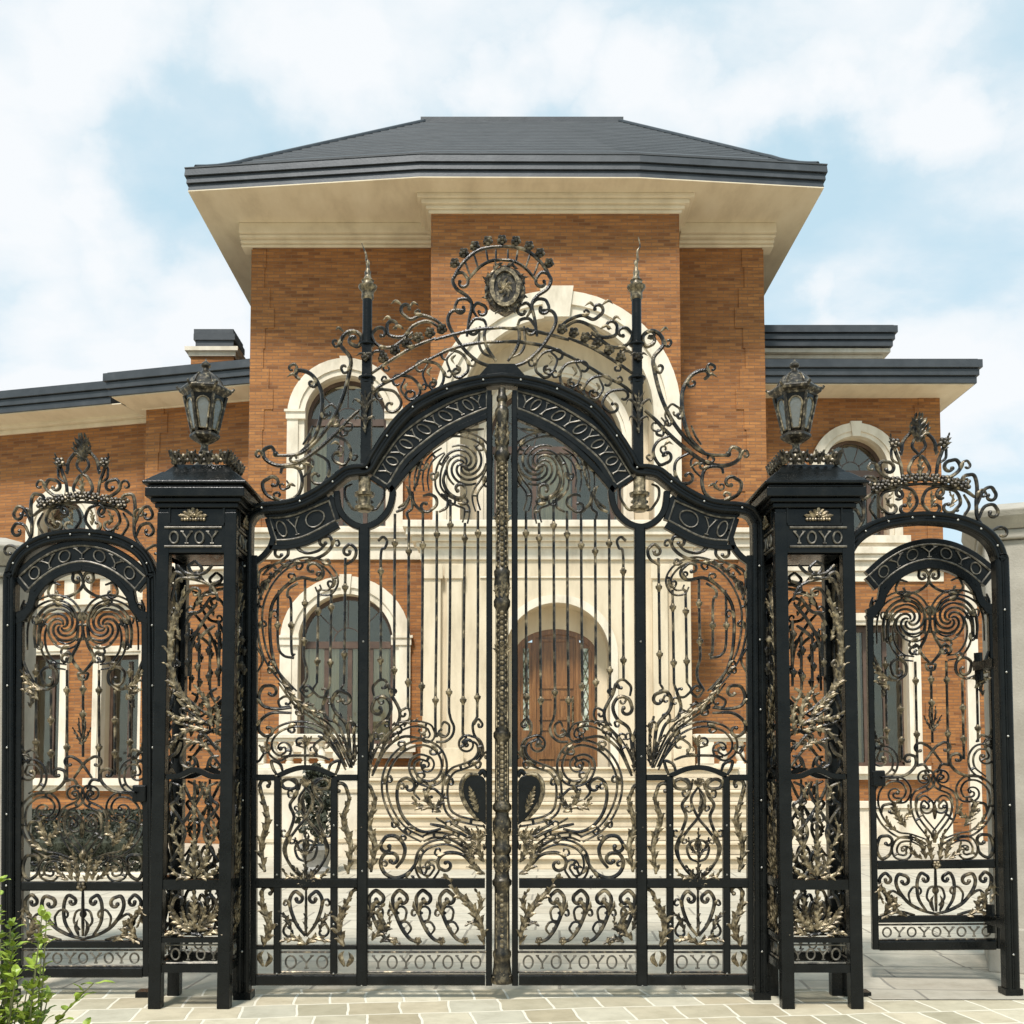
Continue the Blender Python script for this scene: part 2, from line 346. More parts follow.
        for i in range(lobes):
            for sd in (-1, 1):
                u = (i + .25 + .22 * sd) / lobes * .92; u = max(.02, u)
                p, t = at(u * L[-1]); ll = w * 1.5 * (.62 + .5 * math.sin(math.pi * min(1, u + .15))) * (1 - .3 * u)
                nx, ny = -t[1] * sd, t[0] * sd
                pts = [p, (p[0] + (t[0] * .45 + nx * .2) * ll, p[1] + (t[1] * .45 + ny * .2) * ll), (p[0] + (t[0] * .85 + nx * .42) * ll, p[1] + (t[1] * .85 + ny * .42) * ll), (p[0] + (t[0] * 1.0 + nx * .72) * ll, p[1] + (t[1] * 1.0 + ny * .72) * ll)]
                s.blade(mb, cr(pts, 3), w * .33, dy - .003 * (i % 2), .6)
        p, t = at(L[-1] * .9); ll = w * 1.1
        s.blade(mb, [p, (p[0] + t[0] * ll * .5, p[1] + t[1] * ll * .5), (p[0] + t[0] * ll * .9, p[1] + t[1] * ll * .9), (p[0] + t[0] * ll * 1.1, p[1] + t[1] * ll * 1.1)], w * .36, dy - .004, .6)
    def pinwheel(s, c, r, arms, sg, a0=0, turn=4.0, r0=1.5):
        out = []
        for k in range(arms):
            p = []
            for i in range(34):
                u = i / 33; a = a0 + 2 * math.pi * k / arms + sg * turn * u; q = r0 + (r - r0) * u ** .85
                p.append((c[0] + math.cos(a) * q, c[1] + math.sin(a) * q))
            out.append(p)
        return out
    def sprig(s, mb, c, angs, ln, w, lobes=3, dy=-.02, bend=.25):
        for i, a in enumerate(angs):
            l = ln[i] if isinstance(ln, (list, tuple)) else ln; a = R(a); b = a + bend * (1 if i % 2 else -1)
            p1 = (c[0] + math.cos(a) * l * .5, c[1] - math.sin(a) * l * .5); p2 = (p1[0] + math.cos(b) * l * .5, p1[1] - math.sin(b) * l * .5)
            s.leaf(mb, [c, p1, p2], w, lobes, dy)
    def rosette(s, mb, c, r, petals=5, dy=-.02):
        for k in range(petals):
            a = 2 * math.pi * k / petals + .3
            p = s.w((c[0] + math.cos(a) * r * .6, c[1] + math.sin(a) * r * .6)); mb.ball((p.x, s.Y + dy, p.z), r * .48 * s.k, 7, 4)
        p = s.w(c); mb.ball((p.x, s.Y + dy - r * .3 * s.k, p.z), r * .4 * s.k, 7, 4)
    def collar(s, mb, c, r=3.2, h=5):
        p = s.w(c); k = s.k
        mb.lathe(p.x, s.Y, [(r * .4 * k, p.z - h * .9 * k), (r * .55 * k, p.z - h * .5 * k), (r * .9 * k, p.z - h * .3 * k), (r * k, p.z), (r * k, p.z + h * .16 * k), (r * .6 * k, p.z + h * .3 * k), (r * .45 * k, p.z + h * .6 * k)], 10)

# stroke table entry: (points, radius, flags)   flags: c = curl at end, C = curl at start, d = double bar, b = blob at end
def tendrils(pl, mb, hk, s, r, dy, rnd):
    """small curled side shoots with a bronze husk, springing from the outer side of a long scroll"""
    L = sum(math.dist(s[i], s[i - 1]) for i in range(1, len(s)))
    m = int(L / 38)
    for j in range(m):
        i = int(len(s) * (j + .55) / m * .8) + 2
        if i >= len(s) - 4: continue
        p, a, b = s[i], s[i - 3 if i > 2 else 0], s[min(i + 3, len(s) - 1)]
        tx, ty = b[0] - a[0], b[1] - a[1]; l = math.hypot(tx, ty) or 1; tx /= l; ty /= l
        cv = (p[0] - a[0]) * (b[1] - p[1]) - (p[1] - a[1]) * (b[0] - p[0]); sd = (1 if cv > 0 else -1) * (1 if j % 2 else -1)
        nx, ny = -ty * sd, tx * sd; z = rnd.uniform(4.2, 6.6)
        q = [p, (p[0] + (tx * .7 + nx * .3) * z, p[1] + (ty * .7 + ny * .3) * z), (p[0] + (tx * .95 + nx * .9) * z, p[1] + (ty * .95 + ny * .9) * z), (p[0] + (tx * .5 + nx * 1.3) * z, p[1] + (ty * .5 + ny * 1.3) * z)]
        pl.sweep(mb, curl_tail(cr(q, 5), 3.6, .35), max(.95, r * .72), 6, dy, ends=.8)
        pl.blade(hk, cr([(p[0] - tx * 3, p[1] - ty * 3), (p[0] + tx * 2 + nx * .8, p[1] + ty * 2 + ny * .8), (p[0] + tx * 5.5 + nx * 2.6, p[1] + ty * 5.5 + ny * 2.6)], 3), 2.0, dy - .012)
TR = random.Random(5)
def strokes(pl, parent, table, mat=None, mirror=False, both=False, name='scroll', dy=0, tend=False):
    for ent in table:
        pts, r = ent[0], ent[1] if len(ent) > 1 else 1.5
        fl = ent[2] if len(ent) > 2 else ''
        r *= 1.12; s = cr(pts, 6); s0 = list(s); seed = TR.random()
        if 'c' in fl: s = curl_tail(s, 4.4 if 'cc' not in fl else 7.5)
        if 'C' in fl: s = curl_tail(s[::-1])[::-1]
        for mm in ((0, 1) if both else ((1,) if mirror else (0,))):
            mb = MB(); q = pl.mir(s) if mm else s
            z = random.uniform(-.004, .004) + dy
            if 'd' in fl:
                for d_ in (-2.5, 2.5): pl.sweep(mb, offs(q, d_), r * .62, dy=z, flat=1.5)
                for tt in range(6, len(q) - 4, 17): pl.sweep(mb, cr([offs(q[tt - 1:tt + 2], -2.5)[1], offs(q[tt - 1:tt + 2], 2.5)[1]]), r * .8, 6, z, ends=1)
            else: pl.sweep(mb, q, r, dy=z, flat=1.25, blob=r * 1.5 if 'b' in fl else 0)
            if 'c' in fl:
                e = pl.w(q[-1]); mb.ball((e.x, pl.Y + z, e.z), r * 1.25 * pl.k, 7, 4)
            hk = MB()
            if tend: tendrils(pl, mb, hk, pl.mir(s0) if mm else s0, r, z, random.Random(seed))
            nf = len(mb.f)
            if hk.v: mb.add(hk.v, hk.f)
            o = mb.build(name, mat or M['scroll'], parent)
            if hk.v:
                o.data.materials.append(M['bronze'])
                for pg in o.data.polygons[nf:]: pg.material_index = 1

def letters(pl, A, B, seq, r=.9, dy=-.03, pad=.04):
    """letters set along the middle of a band between outlines A (outer/top) and B (inner/bottom)"""
    mb = MB(); a, b = cr(A, 10), cr(B, 10); n = len(seq)
    def at(u, v):
        i = u * (len(a) - 1); k = min(int(i), len(a) - 2); t = i - k
        pa = [a[k][j] + (a[k + 1][j] - a[k][j]) * t for j in (0, 1)]
        i = u * (len(b) - 1); k = min(int(i), len(b) - 2); t = i - k
        pb = [b[k][j] + (b[k + 1][j] - b[k][j]) * t for j in (0, 1)]
        return (pb[0] + (pa[0] - pb[0]) * v, pb[1] + (pa[1] - pb[1]) * v)
    W = (1 - 2 * pad) / n
    for i, ch in enumerate(seq):
        c = pad + W * (i + .5); h = W * .5
        if ch == 'O':
            pts = [at(c + h * .66 * math.cos(2 * math.pi * k / 20), .5 + .34 * math.sin(2 * math.pi * k / 20)) for k in range(21)]
            pl.sweep(mb, pts, r, 5, dy, ends=1)
        else:
            pl.sweep(mb, [at(c - h * .75, .84), at(c - h * .3, .62), at(c, .46)], r, 5, dy, ends=1)
            pl.sweep(mb, [at(c + h * .75, .84), at(c + h * .3, .62), at(c, .46)], r, 5, dy, ends=1)
            pl.sweep(mb, [at(c, .48), at(c, .16)], r, 5, dy, ends=1)
            pl.sweep(mb, [at(c - h * .95, .85), at(c - h * .45, .85)], r * .8, 5, dy, ends=1)
            pl.sweep(mb, [at(c + h * .95, .85), at(c + h * .45, .85)], r * .8, 5, dy, ends=1)
            pl.sweep(mb, [at(c - h * .28, .16), at(c + h * .28, .16)], r * .8, 5, dy, ends=1)
    return mb
def frieze(pl, parent, A, B, seq, d=.05):
    a, b = cr(A, 10), cr(B, 10); mb = MB()
    wa, wb = [pl.w(p) for p in a], [pl.w(p) for p in b]
    mb.ring([(p.x, p.z) for p in wa], [(p.x, p.z) for p in wb], pl.Y - d / 2 + .012, pl.Y + d / 2)
    o = mb.build('frieze', M['iron'], parent, False)
    q = MB()
    for s, dd in ((a, 1), (b, -1)): pl.rail(q, offs(s, 3.2 * dd * (1 if a[-1][0] > a[0][0] else -1) * -1), 5.5, d + .012, .004)
    for e0, e1, dd in ((a[0], b[0], -1), (a[-1], b[-1], 1)): pl.rail(q, offs(cr([e0, e1]), -2.4 * dd), 5, d + .01, .004)
    q.build('band_rail', M['iron'], o, False)
    e = MB()
    for s in (a, b, [a[0], b[0]], [a[-1], b[-1]]): pl.sweep(e, s if len(s) > 2 else cr(s), 1.25, 6, -d / 2 + .006, ends=1)
    e.build('border', M['letter'], o)
    letters(pl, A, B, seq, .8, -d / 2 + .004).build('lettering', M['letter'], o)
    return o
def rivets(pl, parent, pts, dy, r=1.1):
    mb = MB()
    for p in pts:
        w = pl.w(p); mb.ball((w.x, pl.Y + dy, w.z), r * pl.k, 8, 5, .7)
    mb.build('rivet_row', M['steel'], parent)
def along(path, n, skip=0):
    s = cr(path, 12); L = [0]
    for i in range(1, len(s)): L.append(L[-1] + math.dist(s[i], s[i - 1]))
    out = []
    for k in range(n):
        t = L[-1] * (k + .5) / n
        i = next(j for j in range(len(L)) if L[j] >= t); out.append(s[i])
    return out
def mirror_tree(root, name, loc, label, cat, group=None, rotz=0):
    """a mirrored twin of a thing: every part's mesh is reflected left-right, parts keep their names"""
    o = thing(name, label, cat, loc, group); o.rotation_euler.z = rotz
    memo = {}
    def rec(src, dst):
        for ch in src.children:
            if ch.data.name not in memo:
                me = ch.data.copy(); me.transform(Matrix.Diagonal((-1, 1, 1, 1))); me.flip_normals(); memo[ch.data.name] = me
            c = ch.copy(); c.data = memo[ch.data.name]; C.objects.link(c); c.parent = dst
            rec(ch, c)
    rec(root, o); return o
def copy_tree(root, loc, rotz, label, group):
    o = root.copy(); C.objects.link(o); o.location = loc; o.rotation_euler.z = rotz; o['label'] = label
    if group: o['group'] = group
    def rec(src, dst):
        for ch in list(src.children):
            c = ch.copy(); C.objects.link(c); c.parent = dst; rec(ch, c)
    rec(root, o); return o

# ================================================================== main double gate
YG = 7.65
G = Plane(YG, U0)
XC = 0.0
# ---- fixed arched frame with crest and finial posts
frame = thing('gate_archway', 'tall black arched frame round the double gate with scroll crest and oval medallion', 'gate frame', (0, YG, 0))
ARCH = [(244, 1000), (245, 800), (246.5, 600), (247, 532), (249, 521), (255, 513), (266, 509.5), (284, 508), (300, 504), (318, 495), (334, 484), (346, 474.5), (356, 472), (368, 470), (376, 457), (387, 440), (400, 423), (417, 407.5), (445, 393), (474, 384.5), (502, 381)]
path = cr(ARCH, 6); mb = MB()
full = path + G.mir(path)[::-1][1:]
G.rail(mb, full, 12.5, .11)
tube = mb.build('arch_rail', M['iron'], frame)
mb = MB()
for s in (offs(full, 3.4), offs(full, -3.4)): G.sweep(mb, s, 2.6, 8, -.052, ends=1)
mb.build('moulding', M['iron'], tube)
rivets(G, tube, [p for p in along(ARCH[:4], 6)] + along(ARCH[4:], 8), -.068)
rivets(G, tube, G.mir([p for p in along(ARCH[:4], 6)] + along(ARCH[4:], 8)), -.068)
for sx in (0, 1):
    mb = MB(); p = G.w((244, 1000)); x = p.x if not sx else -p.x
    mb.box(x - .06, x + .06, YG - .07, YG + .07, 0.0, .05); mb.build('foot', M['iron'], frame, False)
# finial posts
def finial(sx):
    mb = MB(); px = 366.5; k = G.k
    b = G.w((px, 470)); t = G.w((px, 300)); X = b.x if not sx else -b.x
    Z = lambda y: G.w((px, y)).z
    s = 5.2 * k
    mb.box(X - s, X + s, YG - .055, YG + .03, Z(472), Z(380)); mb.box(X - s * .9, X + s * .9, YG - .05, YG + .025, Z(378), Z(346)); mb.lathe(X, YG - .015, [(s * .95, Z(346)), (s * .95, Z(300))], 16)
    po = mb.build('finial_post', M['iron'], frame)
    mb = MB()
    for y, w in ((345, 8), (379, 9), (383, 7)):
        mb.lathe(X, YG - .012, [(w * .6 * k, Z(y + 3)), (w * k, Z(y + .8)), (w * k, Z(y - .8)), (w * .6 * k, Z(y - 3))], 16)
    mb.build('ring', M['iron'], po)
    mb = MB()
    prof = [(5.2, 301), (6.4, 299), (6.2, 297), (6.2, 293), (7.4, 291.5), (9.4, 289), (9.6, 287), (6.5, 285.5), (5.8, 283), (6.6, 281.5), (4, 279.5), (2.9, 276), (3.4, 273), (2, 270.5), (1.6, 266), (2.2, 264), (1.2, 261)]
    mb.lathe(X, YG - .012, [(r * k, Z(y)) for r, y in prof], 14)
    pts = [(366.5, 262), (366.3, 256), (364.5, 250.5), (362, 244)] if not sx else [(366.5, 262), (366.8, 252), (364.2, 247), (366, 238)]
    q = [G.w(p, -.012) for p in cr(pts)]; q = [Vector((v.x if not sx else -v.x, v.y, v.z)) for v in q]
    mb.tube3(q, [1.25 * k * (1 - .6 * i / len(q)) for i in range(len(q))], 8)
    mb.build('spire', M['bronze'], po)
    mb = MB(); m = (lambda l: G.mir(l)) if sx else (lambda l: l)
    for d in (-1, 1):
        G.leaf(mb, m([(px, 420), (px + d * 3, 408), (px + d * 10, 403), (px + d * 13, 409)]), 2.6, 2, -.075)
        G.leaf(mb, m([(px, 432), (px + d * 2, 423), (px + d * 8, 420), (px + d * 10, 425)]), 2.2, 2, -.075)
        G.leaf(mb, m([(px, 412), (px + d * 2, 402), (px + d * 6, 395)]), 2.2, 2, -.075)
    G.leaf(mb, m([(px, 436), (px, 415), (px, 394)]), 3.2, 3, -.08)
    for d in (-1, 1): G.leaf(mb, m([(px - d * 2, 362), (px + d * 4, 357), (px + d * 9, 360)]), 2.4, 2, -.07)
    G.rosette(mb, m([(px, 360)])[0], 4.5, 5, -.07)
    mb.build('leaf_ornament', M['bronze_d'], po)
finial(0); finial(1)
# crest strokes, read on the right half; drawn on both sides of the axis
def RX(pts): return [(x + 1, y) for x, y in pts]
crest = [
 ([(567, 338.6), (590, 348), (613.7, 362), (634, 376)], 1.5), ([(576, 359.7), (602, 376), (621, 385.5), (634, 396)], 1.5),
 ([(644, 411), (655, 421), (665, 432), (684, 449), (705, 463), (724, 466), (737, 460), (739, 451), (731, 447.6), (727, 454.6)], 1.9, 'b'),
 ([(651, 345), (645, 347), (641.5, 341), (643, 335), (651, 331.6), (659, 336), (662, 346), (652.4, 358.5), (653.6, 374), (660.6, 399.5), (672, 423), (689, 444), (705, 454.6), (728, 456)], 1.9, 'C'),
 ([(703, 380), (707, 376), (704, 371), (693, 374), (685, 383), (680.5, 397), (682, 418), (689, 439), (703, 453.4)], 1.9),
 ([(670, 436), (657, 441.7), (652, 453), (658, 465), (666.5, 463)], 1.5, 'c'),
 ([(689, 453), (676, 460.5), (673.5, 472), (679, 483), (686, 484)], 1.5, 'c'),
 ([(722, 474), (719, 467.5), (705, 468.6), (700.5, 481.5), (705, 495.6), (719, 501.5), (735.6, 495.6), (740, 484), (733, 478)], 1.7, 'c'),
 ([(555, 350), (543, 353), (536, 361), (535, 371), (541, 377)], 1.4, 'cC'), ([(581, 362), (567, 364), (560, 372), (559.5, 381), (563, 388)], 1.4, 'cC'),
 ([(604, 376), (592, 378), (584, 386), (583, 394), (588, 399.5)], 1.4, 'cC'), ([(621, 390), (609, 392), (602, 401), (603, 408), (608, 412)], 1.4, 'cC'),
 ([(549, 352), (556, 360), (553, 371)], 1.1, 'c'), ([(575, 364), (580, 374), (577, 384)], 1.1, 'c'), ([(598, 379), (602, 389), (598, 397)], 1.1, 'c'),
 ([(557.5, 329), (567, 321), (581, 316), (592, 320), (600, 315)], 1.6, 'c'), ([(560, 331), (575, 322), (590, 327), (599.7, 337.4), (613.7, 336), (616, 328)], 1.6, 'c'),
 ([(590, 333), (597, 338.6), (611.4, 348), (625.5, 345.6), (631, 336), (627, 330)], 1.6, 'c'),
 ([(619, 352), (628, 352), (634, 358)], 1.2),
 ([(668, 425), (664, 415), (670, 405), (677, 408)], 1.1, 'c'), ([(660, 418), (664, 424), (660, 430)], 1, 'c'), ([(700, 445), (694, 436), (690, 426)], 1.1),
 ([(700, 478), (694, 472), (690, 466)], 1.1, 'c'), ([(668, 452), (664, 456), (660, 452)], 1, 'c'), ([(716, 481), (713, 487), (718, 490)], 1, 'c'),
]
crest = [(RX(e[0]),) + e[1:] for e in crest]
strokes(G, frame, crest, both=True, dy=-.01, tend=True)
ax = 506
def LY(pts): return [(U0 + dx, y) for dx, y in pts]
lyre = [
 ([(0, 328.5), (22, 330), (45, 334.5), (67, 340.5)], 1.6), ([(0, 342.6), (20, 343), (48, 348.5), (75, 361)], 1.6),
 ([(0, 247.3), (14, 248.5), (27, 253), (40, 265), (47, 276.6), (49, 282), (45, 290), (35, 297), (30, 306), (33, 321.6), (35, 337)], 1.7),
 ([(49, 280), (45, 274.5), (39, 273.7), (34.5, 279)], 1.5, 'c'), ([(35, 282), (23.4, 268.8), (11.7, 262), (0, 260.6)], 1.5),
 ([(29, 306), (35, 300), (43, 300.5), (46.5, 306)], 1.5, 'c'), ([(38, 311), (50, 312), (54, 322), (47, 337), (35, 353), (19.5, 364.5), (0, 367.5)], 1.7),
 ([(15.6, 326.4), (17.6, 337), (14.6, 349), (6, 361.6)], 1.6), ([(22, 327), (23, 343), (19, 353), (10, 358)], 1.3),
 ([(15.6, 326), (18.5, 320.6), (27, 319.6), (33, 326.4)], 1.5, 'c'), ([(25, 317.7), (29, 310), (25, 304), (18.5, 306)], 1.5, 'c'),
 ([(6, 250), (6, 260)], 1), ([(16, 250), (14, 262)], 1), ([(28, 255), (24, 268)], 1), ([(37, 262), (32, 276)], 1),
]
strokes(G, frame, [(LY(e[0]),) + e[1:] for e in lyre], both=True, dy=-.012)
for i, (dx, y) in enumerate([(0, 241), (14, 242), (27, 247), (38, 254), (47, 264)] + [(60 + 10 * 1.17 * k, 330 + 3 * k + .55 * k * k) for k in range(6)]):
    for sg in ((1,) if dx == 0 else (1, -1)):
        mb = MB(); c = (U0 + dx * sg, y); G.rosette(mb, c, 5 if i < 5 else 5.4, 5, -.02)
        G.leaf(mb, [(c[0] - 5, c[1] + 3), (c[0], c[1] + 4), (c[0] + 5, c[1] + 2)], 2, 2, -.015); mb.build('rosette', M['column'], frame)
for e in ([(706, 378), (711, 375), (717, 379)], [(594, 308), (590, 304), (584, 308)], [(602, 306), (608, 302), (613, 306)], [(660, 333), (665, 329), (668, 332)], [(612, 322), (616, 318), (621, 322)], [(600, 330), (606, 327), (612, 331)], [(664, 446), (668, 443), (673, 446)], [(690, 468), (697, 464), (701, 468)], [(708, 487), (713, 485), (718, 489)], [(548, 356), (552, 360), (549, 366)], [(572, 368), (576, 373), (573, 378)], [(596, 384), (599, 388), (596, 393)]):
    for mm in (0, 1):
        mb = MB(); G.leaf(mb, G.mir(e) if mm else e, 2.6, 2, -.02); mb.build('leaf_ornament', M['bronze'], frame)
# medallion
p = G.w((U0 + 3, 291)); k = G.k
def oval(rx, ry, n=28, wob=0): return [(p.x + rx * k * math.cos(2 * math.pi * i / n) * (1 + wob * math.cos(8 * 2 * math.pi * i / n)), p.z + ry * k * math.sin(2 * math.pi * i / n) * (1 + wob * math.cos(8 * 2 * math.pi * i / n))) for i in range(n)]
mb = MB(); mb.prism(oval(20, 24, 40, .045), YG - .05, YG + .05); med = mb.build('medallion', M['bronze_d'], frame, False, .012)
mb = MB(); mb.ring(oval(15.5, 20.5), oval(11.5, 16.5), YG - .075, YG - .045, True); mb.build('rim', M['bronze'], med)
mb = MB(); mb.prism(oval(11.6, 16.6), YG - .056, YG - .044); mb.build('face', M['bronze_d'], med, False)
mb = MB(); c = (U0 + 3, 291)
for a in range(0, 360, 45): G.leaf(mb, [c, (c[0] + 5 * math.cos(R(a)), c[1] + 6 * math.sin(R(a))), (c[0] + 8 * math.cos(R(a + 25)), c[1] + 11 * math.sin(R(a + 25)))], 2.2, 2, -.06)
mb.build('relief', M['bronze'], med)
mb = MB()
for i in range(8):
    a = 2 * math.pi * (i + .5) / 8; G.leaf(mb, [(c[0] + 17 * math.cos(a - .3), c[1] + 21 * math.sin(a - .3)), (c[0] + 20 * math.cos(a), c[1] + 24.5 * math.sin(a)), (c[0] + 17 * math.cos(a + .3), c[1] + 21 * math.sin(a + .3))], 3.4, 3, -.055)
mb.build('leaf_ornament', M['bronze_d'], med)
mb = MB(); w = G.w((U0, 372)); mb.prism([(w.x - .16, w.z - .03), (w.x + .16, w.z - .03), (w.x + .09, w.z + .05), (w.x - .09, w.z + .05)], YG - .03, YG + .03); mb.build('medallion_bracket', M['iron'], frame, False)

# ---- left leaf (traced), right leaf = mirrored twin
hinge = G.w((250, 767))
leafL = thing('gate_leaf', 'left leaf of the big double gate, carrying the bronze column on its edge', 'gate leaf', (hinge.x, YG, 0), 'leaves of the main double gate')
def stile(pts, w, d=.06, name='stile', dy=0, riv=0):
    mb = MB(); G.rail(mb, cr(pts, 4) if len(pts) > 2 else pts, w, d, dy); o = mb.build(name, M['iron'], leafL)
    if riv: rivets(G, o, along(pts, riv), dy - d / 2 - .002)
    return o
stile([(255, 556), (254, 985)], 5.5, .055)
stile([(364.5, 528), (362.2, 985)], 11, .075, riv=9)
stile([(489.5, 396), (489, 985)], 6, .06)
stile([(257, 883), (357, 883)], 9.5, .055, 'rail'); stile([(368, 883), (485, 883)], 9.5, .055, 'rail')
stile([(257, 979.5), (357, 979.5)], 10.5, .06, 'rail'); stile([(368, 979.5), (485, 979.5)], 10.5, .06, 'rail')
stile([(257, 947), (357, 947)], 4.2, .04, 'rail'); stile([(368, 947), (485, 947)], 4.2, .04, 'rail')
stile([(257, 777.5), (275, 777.5)], 6, .045, 'rail'); stile([(337, 777.5), (358, 777.5)], 6, .045, 'rail')
stile([(278, 776), (290, 770.5), (303, 767.5), (318, 769), (334.5, 776)], 5, .05, 'wicket_arch')
stile([(278, 776), (277.5, 973)], 7, .05, 'wicket_stile', riv=7); stile([(334.5, 776), (334, 973)], 7, .05, 'wicket_stile', riv=7)
stile([(390, 492), (399, 481), (412, 466), (431, 448), (457, 430.5), (487, 417)], 6, .06, 'arch_rail')
stile([(337, 492), (339.5, 509), (348, 521), (362, 527.5), (377, 523), (389, 510), (393, 492), (388, 485)], 6.5, .06, 'ring_rail')
stile([(270, 548), (290, 547), (312, 541), (339, 526)], 5.5, .05, 'arch_rail'); stile([(275, 530), (272, 545), (264, 556), (255, 563)], 6, .05, 'bracket')
stile([(266, 515), (272, 520), (276, 532)], 4, .05, 'bracket'); stile([(330, 497), (335, 503), (337, 512)], 4.5, .05, 'bracket')
frieze(G, leafL, [(373, 476), (387, 454), (404, 433), (428, 416), (457, 400.5), (487, 391.5)], [(388, 486), (403, 462), (422, 444.5), (445, 428), (471.6, 415), (487, 409)], 'YOYOYOYOYOY')
frieze(G, leafL, [(270, 518.5), (285, 517.5), (300, 513.5), (329.5, 501)], [(277, 541), (292, 540), (308, 535.5), (336, 521)], 'OYO')
# capital on the post inside the ring
mb = MB(); w = G.w((364.6, 500)); Zg = lambda y: G.w((364.6, y)).z
mb.lathe(w.x, YG - .01, [(r * k, Zg(y)) for r, y in ((6, 512), (7, 511), (9.5, 510), (9.8, 507), (7.4, 506.5), (7, 505), (7, 498), (7.4, 497), (10, 496.5), (10.4, 493.5), (7, 492.8), (6.2, 490), (6.2, 478))], 20); mb.build('post_capital', M['bronze'], leafL)
for sg in (-1, 1): strokes(G, leafL, [([(364.6 + sg * 12, 484), (364.6 + sg * 19, 488), (364.6 + sg * 19, 498), (364.6 + sg * 13, 508)], 1.3, 'c')])
# bars (path, collar heights)
bars = [
 ([(378, 541), (383, 537), (387, 541), (385, 548), (381, 554), (381, 600), (380.5, 680)], [571, 660]),
 ([(395, 514), (394.5, 600), (394, 696)], [543, 670]), ([(409, 520), (408.5, 610), (408, 708)], [551, 682]),
 ([(423, 512), (422.5, 610), (421.5, 716)], [545, 686]), ([(437, 511), (436.5, 620), (435.5, 727), (439, 733), (446, 737)], [534, 700]),
 ([(450.5, 500), (450, 620), (449, 700), (450.3, 717), (454, 727), (452, 736), (445, 741.6), (436, 742)], [525, 692]),
 ([(465, 523), (464, 620), (463, 720), (463, 733), (466, 738), (462, 743)], [538, 700]),
 ([(478, 511), (478, 620), (477.3, 705), (477, 717), (473, 724), (474, 734), (480, 744), (479, 756), (468, 765)], [533, 697]),
 ([(279, 590), (278, 600), (278, 643), (283, 655), (294, 658)], [625]), ([(298, 583), (289, 589), (287.5, 596), (291, 603), (291.5, 650), (295, 655)], [625]),
 ([(305, 580), (305, 600), (304, 646), (304, 658), (307, 670), (306, 680), (300, 690)], [603, 641]), ([(318.5, 590), (318, 620), (317, 683)], [611, 661]),
 ([(331.5, 590), (331, 620), (330, 684)], [607, 662.5]), ([(345.5, 558), (345, 600), (344, 684)], [587, 654]),
]
for pts, cs in bars:
    s = [p for p in cr(pts, 8)]
    mb = MB(); G.sweep(mb, s, 1.45, 7, ends=1); b = mb.build('bar', M['scroll'], leafL)
    for cy in cs:
        q = min(s, key=lambda p: abs(p[1] - cy)) ; i = s.index(q)
        a, c2 = (s[i], s[min(i + 1, len(s) - 1)]) if s[i][1] <= cy else (s[max(i - 1, 0)], s[i])
        t = 0 if c2[1] == a[1] else (cy - a[1]) / (c2[1] - a[1])
        if not -.2 < t < 1.2: t = .5
        mb = MB(); G.collar(mb, (a[0] + (c2[0] - a[0]) * t, cy), 3.5, 6); mb.build('collar', M['bronze'], b)
